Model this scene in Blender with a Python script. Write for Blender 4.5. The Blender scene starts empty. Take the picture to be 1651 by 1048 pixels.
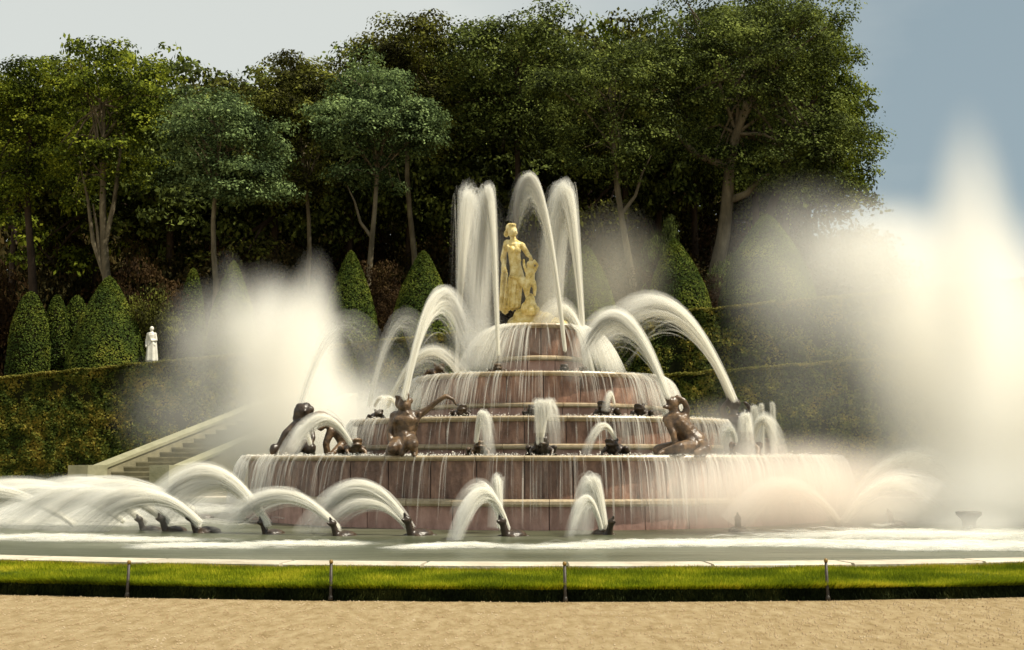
import bpy, bmesh, math, random
import numpy as np
from mathutils import Vector, Matrix, noise as mnoise
random.seed(7)
rng = np.random.default_rng(7)
S = bpy.context.scene
COL = S.collection
PI = math.pi

# ------------------------------------------------------------------ camera
FPX = 1976.0
PITCH = math.radians(6.25)
CAMZ = 1.3
cam = bpy.data.cameras.new('camera')
cam.sensor_width = 36
cam.lens = 36 * FPX / 1651
cam.clip_end = 4000
cam_o = bpy.data.objects.new('camera', cam)
COL.objects.link(cam_o)
cam_o.location = (0, 0, CAMZ)
cam_o.rotation_euler = (PI / 2 + PITCH, 0, 0)
S.camera = cam_o

# ------------------------------------------------------------------ sky, sun, exposure
SUN_DIR = Vector((0.60, -0.16, 1.0)).normalized()
world = bpy.data.worlds.new('World')
S.world = world
world.use_nodes = True
wn, wl = world.node_tree.nodes, world.node_tree.links
bg = wn['Background']
sky = wn.new('ShaderNodeTexSky')
sky.sky_type = 'NISHITA'
sky.sun_disc = False
sky.sun_elevation = math.asin(SUN_DIR.z)
sky.sun_rotation = math.atan2(SUN_DIR.x, SUN_DIR.y)
sky.air_density = 1.0
sky.dust_density = 2.0
tc = wn.new('ShaderNodeTexCoord')
mp = wn.new('ShaderNodeMapping')
mp.inputs['Scale'].default_value = (1.0, 1.0, 2.2)
mp.inputs['Location'].default_value = (0.35, 0.2, 0.1)
nz = wn.new('ShaderNodeTexNoise')
nz.inputs['Scale'].default_value = 2.1
nz.inputs['Detail'].default_value = 6
nz.inputs['Roughness'].default_value = 0.5
cr = wn.new('ShaderNodeValToRGB')
cr.color_ramp.elements[0].position = 0.12
cr.color_ramp.elements[0].color = (0, 0, 0, 1)
cr.color_ramp.elements[1].position = 0.62
mix = wn.new('ShaderNodeMixRGB')
mix.inputs[0].default_value = .85
cloud = wn.new('ShaderNodeMixRGB')
cloud.inputs[1].default_value = (1.35, 1.68, 1.70, 1)
cloud.inputs[2].default_value = (3.45, 3.5, 3.1, 1)
wl.new(tc.outputs['Generated'], mp.inputs[0])
wl.new(mp.outputs[0], nz.inputs['Vector'])
sxyz = wn.new('ShaderNodeSeparateXYZ')
wl.new(tc.outputs['Generated'], sxyz.inputs[0])
bank = wn.new('ShaderNodeMath'); bank.operation = 'MULTIPLY_ADD'
bank.inputs[1].default_value = -.9
wl.new(sxyz.outputs['X'], bank.inputs[0]); wl.new(nz.outputs['Fac'], bank.inputs[2])
wl.new(bank.outputs[0], cr.inputs[0])
wl.new(cr.outputs[0], cloud.inputs[0])
wl.new(cloud.outputs[0], mix.inputs[2])
wl.new(sky.outputs[0], mix.inputs[1])
wl.new(mix.outputs[0], bg.inputs[0])
bg.inputs[1].default_value = 0.13

sun = bpy.data.lights.new('sun', 'SUN')
sun.energy = 4.2
sun.angle = math.radians(0.8)
sun.color = (1.0, 0.92, 0.75)
sun_o = bpy.data.objects.new('sun', sun)
COL.objects.link(sun_o)
sun_o.rotation_euler = SUN_DIR.to_track_quat('Z', 'Y').to_euler()

S.view_settings.view_transform = 'Standard'
S.view_settings.look = 'None'
S.view_settings.gamma = 1.0
S.view_settings.use_curve_mapping = False
S.view_settings.exposure = 0.72
S.render.engine = 'CYCLES'
S.cycles.use_denoising = True
S.cycles.volume_bounces = 10
S.cycles.max_bounces = 10
S.cycles.diffuse_bounces = 3
S.cycles.transparent_max_bounces = 40
S.cycles.volume_step_rate = 1.6
S.cycles.volume_max_steps = 256

# ------------------------------------------------------------------ helpers
cp, sp_ = math.cos(PITCH), math.sin(PITCH)

def P(px, py, Y):
    """point of the place seen at photo position (px, py) at depth Y"""
    x = (px - 825.5) / FPX
    u = (524 - py) / FPX
    d = (x, cp - u * sp_, sp_ + u * cp)
    k = Y / d[1]
    return Vector((d[0] * k, Y, CAMZ + d[2] * k))

def tag(o, label=None, cat=None, group=None, kind=None):
    if label: o['label'] = label
    if cat: o['category'] = cat
    if group: o['group'] = group
    if kind: o['kind'] = kind
    return o

def empty(name, loc=(0, 0, 0), rz=0, parent=None):
    o = bpy.data.objects.new(name, None)
    COL.objects.link(o)
    o.location = loc
    o.rotation_euler = (0, 0, rz)
    o.empty_display_size = 0.2
    if parent is not None: o.parent = parent
    return o

def link(name, me, mat=None, parent=None, loc=None, rz=None, smooth=False):
    if mat is not None and not me.materials: me.materials.append(mat)
    if smooth and len(me.polygons):
        me.polygons.foreach_set('use_smooth', np.ones(len(me.polygons), dtype=bool))
    o = bpy.data.objects.new(name, me)
    COL.objects.link(o)
    if parent is not None: o.parent = parent
    if loc is not None: o.location = loc
    if rz is not None: o.rotation_euler = (0, 0, rz)
    return o

def fast_mesh(name, V, k):
    """V: (N, k, 3) separate polygons of k corners"""
    n = V.shape[0]
    me = bpy.data.meshes.new(name)
    me.vertices.add(n * k)
    me.vertices.foreach_set('co', np.ascontiguousarray(V, dtype=np.float32).ravel())
    me.loops.add(n * k)
    me.loops.foreach_set('vertex_index', np.arange(n * k, dtype=np.int32))
    me.polygons.add(n)
    me.polygons.foreach_set('loop_start', np.arange(0, n * k, k, dtype=np.int32))
    me.update()
    return me

def pydata(name, v, f):
    me = bpy.data.meshes.new(name)
    me.from_pydata([tuple(x) for x in v], [], f)
    me.update()
    return me

def unit(a):
    return a / (np.linalg.norm(a, axis=1)[:, None] + 1e-9)

def leaf_quads(Pt, N, size, jit=0.6, aspect=0.62):
    n = len(Pt)
    N = unit(N + rng.normal(size=(n, 3)) * jit)
    r = rng.normal(size=(n, 3))
    a = unit(np.cross(N, r))
    b = np.cross(N, a)
    s = size * (0.7 + 0.6 * rng.random(n))[:, None]
    V = np.empty((n, 4, 3))
    V[:, 0] = Pt - a * s * .5
    V[:, 1] = Pt - b * s * .5 * aspect
    V[:, 2] = Pt + a * s * .5
    V[:, 3] = Pt + b * s * .5 * aspect
    return V

# ------------------------------------------------------------------ materials
def nodes_of(name):
    m = bpy.data.materials.new(name)
    m.use_nodes = True
    return m, m.node_tree.nodes, m.node_tree.links

def ramp(n, stops):
    r = n.new('ShaderNodeValToRGB')
    e = r.color_ramp.elements
    while len(e) < len(stops): e.new(0.5)
    for i, (p, c) in enumerate(stops):
        e[i].position = p
        e[i].color = (*c, 1)
    return r

def surf(name, stops, scale=3.0, detail=8, rough=0.7, bump=0.3, bscale=20, stretch=(1, 1, 1), spec=0.5, piece=0.0, dist=0.02):
    m, n, l = nodes_of(name)
    b = n['Principled BSDF']
    t = n.new('ShaderNodeTexCoord')
    mpp = n.new('ShaderNodeMapping'); mpp.inputs['Scale'].default_value = stretch
    l.new(t.outputs['Object'], mpp.inputs[0])
    z = n.new('ShaderNodeTexNoise'); z.inputs['Scale'].default_value = scale; z.inputs['Detail'].default_value = detail
    z.inputs['Roughness'].default_value = 0.65
    l.new(mpp.outputs[0], z.inputs['Vector'])
    r = ramp(n, stops)
    l.new(z.outputs['Fac'], r.inputs[0])
    col = r.outputs[0]
    if piece:
        oi = n.new('ShaderNodeObjectInfo')
        hs = n.new('ShaderNodeHueSaturation')
        mr = n.new('ShaderNodeMapRange'); mr.inputs[3].default_value = 1 - piece; mr.inputs[4].default_value = 1 + piece
        l.new(oi.outputs['Random'], mr.inputs[0]); l.new(mr.outputs[0], hs.inputs['Value'])
        l.new(col, hs.inputs['Color']); col = hs.outputs[0]
    l.new(col, b.inputs['Base Color'])
    b.inputs['Roughness'].default_value = rough
    b.inputs['Specular IOR Level'].default_value = spec
    z2 = n.new('ShaderNodeTexNoise'); z2.inputs['Scale'].default_value = bscale; z2.inputs['Detail'].default_value = 6
    l.new(t.outputs['Object'], z2.inputs['Vector'])
    bp = n.new('ShaderNodeBump'); bp.inputs['Strength'].default_value = bump; bp.inputs['Distance'].default_value = dist
    l.new(z2.outputs['Fac'], bp.inputs['Height']); l.new(bp.outputs[0], b.inputs['Normal'])
    return m

def leafmat(name, stops, trans=0.25, nscale=0.5, spec=0.08):
    m, n, l = nodes_of(name)
    b = n['Principled BSDF']
    g = n.new('ShaderNodeNewGeometry')
    t = n.new('ShaderNodeTexCoord')
    z = n.new('ShaderNodeTexNoise'); z.inputs['Scale'].default_value = nscale; z.inputs['Detail'].default_value = 3
    l.new(t.outputs['Object'], z.inputs['Vector'])
    ad = n.new('ShaderNodeMath'); ad.operation = 'MULTIPLY_ADD'; ad.inputs[1].default_value = 0.55
    l.new(g.outputs['Random Per Island'], ad.inputs[0])
    mu = n.new('ShaderNodeMath'); mu.operation = 'MULTIPLY_ADD'; mu.inputs[1].default_value = 2.3; mu.inputs[2].default_value = -0.92
    l.new(z.outputs['Fac'], mu.inputs[0]); l.new(mu.outputs[0], ad.inputs[2])
    r = ramp(n, stops)
    l.new(ad.outputs[0], r.inputs[0]); l.new(r.outputs[0], b.inputs['Base Color'])
    b.inputs['Roughness'].default_value = 0.8
    b.inputs['Specular IOR Level'].default_value = spec
    tr = n.new('ShaderNodeBsdfTranslucent'); l.new(r.outputs[0], tr.inputs[0])
    mx = n.new('ShaderNodeMixShader'); mx.inputs[0].default_value = trans
    l.new(b.outputs[0], mx.inputs[1]); l.new(tr.outputs[0], mx.inputs[2])
    l.new(mx.outputs[0], n['Material Output'].inputs[0])
    return m

M = {}
M['wall'] = surf('red_marble', [(.28, (0.0601, 0.0299, 0.0198)), (.46, (0.1630, 0.0859, 0.0593)), (.6, (0.2917, 0.1642, 0.1146)), (.8, (0.5491, 0.3733, 0.2964))], scale=5.5, detail=12, stretch=(1, 1, .35), rough=.36, bump=.5, bscale=16, piece=.3)
M['plinth'] = surf('pink_marble', [(.3, (0.2151, 0.1122, 0.0905)), (.5, (0.4175, 0.2468, 0.2053)), (.75, (0.6072, 0.4039, 0.3502))], scale=2.4, stretch=(1, 1, .5), rough=.4, bump=.25, bscale=12, piece=.16)
M['rim'] = surf('pale_stone', [(.3, (0.2550, 0.1870, 0.1105)), (.55, (0.4420, 0.3570, 0.2380)), (.8, (0.5610, 0.4845, 0.3570))], scale=4, rough=.35, bump=.25, bscale=20, piece=.12)
M['core'] = surf('dark_stone', [(.3, (.03, .02, .015)), (.7, (.08, .055, .04))], rough=.5)
M['kerb'] = surf('kerb_stone', [(.3, (0.3570, 0.3060, 0.2210)), (.6, (0.5270, 0.4760, 0.3740)), (.8, (0.6120, 0.5610, 0.4590))], scale=3, rough=.6, bump=.5, piece=.2)
M['stair'] = surf('stair_stone', [(.3, (.13, .12, .07)), (.7, (.26, .23, .14))], scale=3, rough=.8, piece=.15)
M['coping'] = surf('coping_stone', [(.3, (0.1872, 0.1800, 0.1008)), (.7, (0.3024, 0.2850, 0.1800))], scale=3, rough=.8)
M['marble_statue'] = surf('white_marble', [(.3, (.55, .52, .44)), (.7, (.8, .78, .7))], scale=4, rough=.5, bump=.2)
M['statue'] = surf('wet_gold_marble', [(.3, (.26, .17, .035)), (.45, (.62, .47, .13)), (.65, (.86, .76, .42))], scale=7, rough=.28, bump=.7, bscale=26, dist=.03)
M['bronze'] = surf('wet_lead_figure', [(.25, (0.0187, 0.0110, 0.0068)), (.45, (0.0680, 0.0408, 0.0221)), (.62, (0.1700, 0.1020, 0.0510)), (.8, (0.2805, 0.1870, 0.0850))], scale=5.5, rough=.36, bump=.5, bscale=18, dist=.03)
M['darkbronze'] = surf('dark_lead', [(.3, (.012, .008, .006)), (.6, (.05, .032, .02)), (.8, (.15, .10, .04))], scale=7, rough=.38, bump=.4, bscale=22)
M['gravel'] = surf('gravel', [(.25, (0.1909, 0.1288, 0.0562)), (.45, (0.3156, 0.2327, 0.1204)), (.6, (0.3902, 0.2991, 0.1684)), (.8, (0.4649, 0.3823, 0.2327))], scale=9, stretch=(1, .4, 1), detail=10, rough=.9, bump=1.0, bscale=110, spec=.1)
M['pebble'] = surf('pebble', [(.3, (0.2000, 0.1280, 0.0640)), (.5, (0.3360, 0.2480, 0.1440)), (.8, (0.4800, 0.4000, 0.2880))], scale=3, rough=.85, spec=.1)
M['soil'] = surf('wood_floor', [(.3, (0.0216, 0.0150, 0.0065)), (.6, (0.0540, 0.0420, 0.0156)), (.8, (0.0900, 0.0750, 0.0260))], scale=1.2, rough=.95, bump=.6, bscale=6, spec=.05)
M['turf'] = surf('turf', [(.3, (.02, .035, .006)), (.7, (.05, .08, .012))], scale=6, rough=.95, spec=.05)
M['post'] = surf('post_iron', [(.3, (.015, .011, .008)), (.7, (.05, .035, .02))], scale=20, rough=.55)
M['postcap'] = surf('post_cap', [(.3, (.16, .09, .015)), (.7, (.3, .18, .03))], scale=20, rough=.5)
M['grass'] = leafmat('grass_blades', [(.15, (0.0960, 0.1320, 0.0066)), (.5, (0.2040, 0.2520, 0.0088)), (.75, (0.3360, 0.3600, 0.0132)), (1, (0.5040, 0.4560, 0.0330))], trans=.35, nscale=1.6)
M['hedge'] = leafmat('hedge_leaves', [(.1, (0.0225, 0.0375, 0.0064)), (.45, (0.0632, 0.0813, 0.0127)), (.7, (0.1404, 0.1327, 0.0211)), (1, (0.2387, 0.1874, 0.0317))], trans=.2, nscale=1.3)
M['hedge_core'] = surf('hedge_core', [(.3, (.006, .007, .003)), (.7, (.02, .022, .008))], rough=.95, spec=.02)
M['yew'] = leafmat('yew_leaves', [(.1, (0.0218, 0.0393, 0.0081)), (.5, (0.0568, 0.0821, 0.0121)), (.8, (0.1092, 0.1339, 0.0189)), (1, (0.1748, 0.1785, 0.0270))], trans=.12, nscale=.8)
M['leaf_mid'] = leafmat('leaves_mid', [(.1, (0.0140, 0.0201, 0.0048)), (.4, (0.0420, 0.0547, 0.0130)), (.7, (0.1290, 0.1652, 0.0359)), (1, (0.2467, 0.2918, 0.0668))], nscale=.8)
M['leaf_blue'] = leafmat('leaves_bluish', [(.1, (0.0168, 0.0280, 0.0097)), (.4, (0.0504, 0.0777, 0.0278)), (.7, (0.1608, 0.2270, 0.0835)), (1, (0.2837, 0.3779, 0.1440))], nscale=.8)
M['leaf_olive'] = leafmat('leaves_olive', [(.1, (0.0163, 0.0160, 0.0044)), (.4, (0.0476, 0.0492, 0.0101)), (.7, (0.1266, 0.1333, 0.0232)), (1, (0.2208, 0.2347, 0.0391))], nscale=.8)
M['leaf_bright'] = leafmat('leaves_yellow', [(.1, (0.0137, 0.0205, 0.0032)), (.4, (0.0479, 0.0659, 0.0075)), (.7, (0.1542, 0.1920, 0.0172)), (1, (0.3245, 0.3532, 0.0365))], nscale=.8, trans=.35)
M['leaf_brown'] = leafmat('leaves_brown', [(.1, (0.0141, 0.0082, 0.0034)), (.45, (0.0351, 0.0193, 0.0070)), (.75, (0.0625, 0.0372, 0.0126)), (1, (0.0937, 0.0670, 0.0208))], nscale=.5)
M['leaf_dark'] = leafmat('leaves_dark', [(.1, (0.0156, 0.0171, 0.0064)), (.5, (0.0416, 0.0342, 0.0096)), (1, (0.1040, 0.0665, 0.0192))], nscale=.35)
M['bark'] = surf('bark', [(.3, (0.0506, 0.0414, 0.0256)), (.55, (0.1435, 0.1195, 0.0770)), (.8, (0.2700, 0.2297, 0.1453))], scale=2.5, stretch=(1, 1, .3), rough=.9, bump=.8, bscale=9, dist=.05, spec=.1)
M['bark_dark'] = surf('bark_dark', [(.3, (.02, .014, .01)), (.7, (.07, .05, .035))], scale=2.5, stretch=(1, 1, .3), rough=.9, bump=.8, bscale=9, dist=.05, spec=.1)

def water_mat():
    m, n, l = nodes_of('pool_water')
    b = n['Principled BSDF']
    t = n.new('ShaderNodeTexCoord')
    mpp = n.new('ShaderNodeMapping'); mpp.inputs['Scale'].default_value = (.35, 1.6, 1)
    l.new(t.outputs['Object'], mpp.inputs[0])
    z = n.new('ShaderNodeTexNoise'); z.inputs['Scale'].default_value = .7; z.inputs['Detail'].default_value = 5
    l.new(mpp.outputs[0], z.inputs['Vector'])
    r = ramp(n, [(.3, (.04, .048, .026)), (.5, (.068, .074, .042)), (.7, (.12, .125, .085))])
    l.new(z.outputs['Fac'], r.inputs[0]); l.new(r.outputs[0], b.inputs['Base Color'])
    b.inputs['Roughness'].default_value = .3
    b.inputs['IOR'].default_value = 1.33
    z2 = n.new('ShaderNodeTexNoise'); z2.inputs['Scale'].default_value = 5; z2.inputs['Detail'].default_value = 4
    l.new(mpp.outputs[0], z2.inputs['Vector'])
    bp = n.new('ShaderNodeBump'); bp.inputs['Strength'].default_value = .5; bp.inputs['Distance'].default_value = .06
    l.new(z2.outputs['Fac'], bp.inputs['Height']); l.new(bp.outputs[0], b.inputs['Normal'])
    return m
M['water'] = water_mat()

def spray_mat(name='white_water', thin=False):
    m, n, l = nodes_of(name)
    n.remove(n['Principled BSDF'])
    d = n.new('ShaderNodeBsdfDiffuse'); t = n.new('ShaderNodeBsdfTranslucent'); a = n.new('ShaderNodeMixShader')
    for x in (d, t): x.inputs[0].default_value = (.97, .955, .89, 1)
    l.new(d.outputs[0], a.inputs[1]); l.new(t.outputs[0], a.inputs[2]); a.inputs[0].default_value = .5
    out = a.outputs[0]
    if thin:
        at = n.new('ShaderNodeAttribute'); at.attribute_name = 'cover'
        tr = n.new('ShaderNodeBsdfTransparent'); mx = n.new('ShaderNodeMixShader')
        l.new(at.outputs['Fac'], mx.inputs[0]); l.new(tr.outputs[0], mx.inputs[1]); l.new(out, mx.inputs[2]); out = mx.outputs[0]
    l.new(out, n['Material Output'].inputs[0])
    return m
M['silk'] = spray_mat('thin_water', True)
M['spray'] = spray_mat()

def vol_mat(name, dens, mode='ball', fade=.85, nscale=2.0, nstretch=(1, 1, .5), nlow=.35, color=(.995, .985, .95), edge=0.0):
    """ball: density falls off from the object's own centre (unit ball); jet: falls off along local x 0..1"""
    m, n, l = nodes_of(name)
    n.remove(n['Principled BSDF'])
    v = n.new('ShaderNodeVolumePrincipled')
    v.inputs['Color'].default_value = (*color, 1)
    v.inputs['Anisotropy'].default_value = 0.0
    l.new(v.outputs[0], n['Material Output'].inputs['Volume'])
    t = n.new('ShaderNodeTexCoord')
    mr = n.new('ShaderNodeMapRange')
    if mode == 'ball':
        ln = n.new('ShaderNodeVectorMath'); ln.operation = 'LENGTH'
        l.new(t.outputs['Object'], ln.inputs[0]); l.new(ln.outputs['Value'], mr.inputs[0])
        mr.interpolation_type = 'SMOOTHSTEP'
        mr.inputs[1].default_value = 1.0; mr.inputs[2].default_value = edge
        mr.inputs[3].default_value = 0; mr.inputs[4].default_value = dens
        zz = n.new('ShaderNodeTexNoise'); zz.inputs['Scale'].default_value = nscale; zz.inputs['Detail'].default_value = 3
        mpp = n.new('ShaderNodeMapping'); mpp.inputs['Scale'].default_value = nstretch
        l.new(t.outputs['Object'], mpp.inputs[0]); l.new(mpp.outputs[0], zz.inputs['Vector'])
        m2 = n.new('ShaderNodeMapRange'); m2.inputs[1].default_value = nlow; m2.inputs[2].default_value = .62; m2.inputs[3].default_value = .12
        l.new(zz.outputs['Fac'], m2.inputs[0])
        mu = n.new('ShaderNodeMath'); mu.operation = 'MULTIPLY'
        l.new(mr.outputs[0], mu.inputs[0]); l.new(m2.outputs[0], mu.inputs[1])
        l.new(mu.outputs[0], v.inputs['Density'])
    else:
        sx = n.new('ShaderNodeSeparateXYZ'); l.new(t.outputs['Object'], sx.inputs[0])
        mr.inputs[1].default_value = 0; mr.inputs[2].default_value = 1.0
        mr.inputs[3].default_value = dens; mr.inputs[4].default_value = dens * (1 - fade)
        l.new(sx.outputs['X'], mr.inputs[0]); l.new(mr.outputs[0], v.inputs['Density'])
    return m

# ------------------------------------------------------------------ ground, pool
CX, CY = 0.60, 26.0
A_IN, B_IN = 17.0, 12.6
WZ = 0.16

def ellipse(a, b, n, z, a0=0, a1=2 * PI):
    return [(CX + a * math.cos(t), CY + b * math.sin(t), z) for t in np.linspace(a0, a1, n, endpoint=False)]

me = pydata('ground', [(-1500, -400, 0), (1500, -400, 0), (1500, 2500, 0), (-1500, 2500, 0)], [(0, 1, 2, 3)])
tag(link('ground', me, M['gravel']), kind='structure')

n = 96
v = ellipse(A_IN + .05, B_IN + .05, n, WZ)
me = pydata('water', v, [tuple(range(n))])
tag(link('pool_water', me, M['water']), kind='structure')

# stone kerb of the pool, block by block
kerb = empty('pool_kerb', (0, 0, 0))
tag(kerb, kind='structure')
NK = 72
for i in range(NK):
    t0 = 2 * PI * i / NK; t1 = 2 * PI * (i + 1) / NK - .0022
    vs = []
    for t in np.linspace(t0, t1, 4):
        for (aa, bb, z) in ((A_IN, B_IN, .02), (A_IN, B_IN, .192), (A_IN + .02, B_IN + .02, .205), (A_IN + .44, B_IN + .40, .205), (A_IN + .46, B_IN + .42, .192), (A_IN + .46, B_IN + .42, .02)):
            vs.append((CX + aa * math.cos(t), CY + bb * math.sin(t), z))
    fs = []
    for k in range(3):
        for j in range(5):
            a = k * 6 + j
            fs.append((a, a + 6, a + 7, a + 1))
    fs.append((0, 1, 2, 3, 4, 5)); fs.append((23, 22, 21, 20, 19, 18))
    link('kerb_stone', pydata('kerb_stone', vs, fs), M['kerb'], kerb)

# turf strip around the kerb
GA0, GB0, GA1, GB1 = A_IN + .46, B_IN + .42, 19.0, 14.55
def grass_z(s):      # s 0 at kerb, 1 at outer edge
    return .155 - .03 * s
def wobf(t): return mnoise.noise(Vector((math.cos(t) * 28, math.sin(t) * 28, 5))) * .05 + mnoise.noise(Vector((math.cos(t) * 90, math.sin(t) * 90, 5))) * .03
vs, fs = [], []
NG = 1200
for i in range(NG):
    t = 2 * PI * i / NG
    for s, z in ((0, .15), (.5, .14), (1.0, .115), (.985, .07), (.985, -.02)):
        vs.append((CX + (GA0 + (GA1 - GA0) * s + (wobf(t) if s > .9 else 0)) * math.cos(t), CY + (GB0 + (GB1 - GB0) * s + (wobf(t) if s > .9 else 0)) * math.sin(t), z))
for i in range(NG):
    for j in range(4):
        a, b = i * 5 + j, ((i + 1) % NG) * 5 + j
        fs.append((a, a + 1, b + 1, b))
tag(link('lawn_strip', pydata('lawn_strip', vs, fs), M['turf']), kind='structure')

# grass blades (only the near arc shows)
def blades(nb, th0, th1, smin, smax, hh, ww, overhang=0.0):
    th = rng.uniform(th0, th1, nb); s = rng.uniform(smin, smax, nb)
    wb = np.array([wobf(t) for t in th]) * s ** 6
    a = GA0 + (GA1 - GA0) * s + wb; b = GB0 + (GB1 - GB0) * s + wb
    patch = np.array([mnoise.noise(Vector((x * 1.1, y * 1.1, 0))) for x, y in zip(a * np.cos(th), b * np.sin(th))])
    base = np.stack([CX + a * np.cos(th), CY + b * np.sin(th), .145 - .03 * s - .006], 1)
    lean = rng.normal(size=(nb, 3)) * .35; lean[:, 2] = 1
    if overhang:
        lean[:, 0] += np.cos(th) * overhang; lean[:, 1] += np.sin(th) * overhang
    h = hh * (.6 + .8 * rng.random(nb)) * (1 + .6 * patch)
    side = rng.normal(size=(nb, 3)); side[:, 2] = 0; side = unit(side) * ww / 2
    V = np.empty((nb, 3, 3))
    V[:, 0] = base - side; V[:, 1] = base + side; V[:, 2] = base + unit(lean) * h[:, None]
    return V
c0, c1 = -PI / 2 - .42, -PI / 2 + .42
V = np.concatenate([blades(190000, c0, c1, 0, .99, .05, .009),
                    blades(34000, c0, c1, .96, 1.0, .085, .010, 1.3),
                    blades(9000, c0 - .6, c0, 0, 1, .06, .03), blades(9000, c1, c1 + .6, 0, 1, .06, .03)])
tag(link('grass', fast_mesh('grass', V, 3), M['grass']), 'short bright green grass on the strip around the pool kerb', 'grass', kind='stuff')
# shaggy, steep outer edge of the turf, its shade painted as dark blades
nb = 60000
th = rng.uniform(c0, c1, nb); zz = rng.uniform(0.0, .125, nb)
wob = np.array([wobf(t) for t in th]) + rng.normal(size=nb) * .008
base = np.stack([CX + (GA1 - .01 + wob) * np.cos(th), CY + (GB1 - .01 + wob) * np.sin(th), zz], 1)
dn = np.stack([np.cos(th) * .35, np.sin(th) * .35, -np.ones(nb)], 1) + rng.normal(size=(nb, 3)) * .35
side = rng.normal(size=(nb, 3)); side[:, 2] *= .2; side = unit(side) * .005
h = rng.uniform(.03, .06, nb)[:, None]
V = np.empty((nb, 3, 3)); V[:, 0] = base - side; V[:, 1] = base + side; V[:, 2] = base + unit(dn) * h
V[:, :, 2] = np.maximum(V[:, :, 2], .002)
M['turf_edge_shaded'] = leafmat('turf_edge_shaded', [(.1, (.006, .010, .003)), (.6, (.018, .026, .006)), (1, (.05, .055, .012))], trans=.1, nscale=3)  # shade of the steep face put into the blade colour
tag(link('turf_edge_shaded', fast_mesh('turf_edge_shaded', V, 3), M['turf_edge_shaded']), 'shaggy cut edge of the lawn strip above the gravel, painted dark for shade', 'grass', kind='stuff')

M['dry_grass'] = leafmat('dry_grass', [(.15, (.20, .17, .02)), (.6, (.38, .30, .03)), (1, (.50, .40, .06))], trans=.3, nscale=2)
tag(link('dry_grass', fast_mesh('dry_grass', blades(26000, c0, c1, 0, .10, .05, .010), 3), M['dry_grass']), 'yellowed grass along the foot of the pool kerb', 'grass', kind='stuff')

# pebbles
nb = 20000
pc = np.stack([rng.uniform(-7.5, 7.5, nb), rng.uniform(6.5, 12.3, nb), np.full(nb, .003)], 1)
keep = ((pc[:, 0] - CX) / (GA1 + .02)) ** 2 + ((pc[:, 1] - CY) / (GB1 + .03)) ** 2 > 1
pc = pc[keep]; nb = len(pc)
r = rng.uniform(.004, .012, nb)[:, None]
tips = [(1, 0, 0), (-.5, .87, 0), (-.5, -.87, 0), (0, 0, .8)]
tv = [pc + np.array(t) * r * (1 + .3 * rng.random((nb, 1))) for t in tips]
V = np.concatenate([np.stack([tv[a], tv[b], tv[c]], 1) for a, b, c in ((0, 1, 3), (1, 2, 3), (2, 0, 3))])
tag(link('gravel', fast_mesh('gravel', V, 3), M['pebble']), 'ochre gravel scattered over the path in the foreground', 'gravel', kind='stuff')

# ------------------------------------------------------------------ terraced ground behind
H0 = P(42, 606, 46.0); H1 = P(1290, 485, 46.0)
def htop(x):
    x = max(-45.0, min(40.0, x))
    return H0.z + (H1.z - H0.z) * (x - H0.x) / (H1.x - H0.x)
def tz(x, y):
    return htop(x) - .25 + (y - 47) * .025 + .25 * mnoise.noise(Vector((x * .15, y * .15, 0)))
xs = np.linspace(-160, 120, 71); ys = [46.9] + list(np.linspace(47.0, 300, 40))
vs = [(x, y, 0.0 if j == 0 else tz(x, y)) for j, y in enumerate(ys) for x in xs]
fs = [(j * 71 + i, j * 71 + i + 1, (j + 1) * 71 + i + 1, (j + 1) * 71 + i) for j in range(len(ys) - 1) for i in range(70)]
tag(link('wooded_terrace', pydata('terrace', vs, fs), M['soil']), kind='structure')

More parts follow.
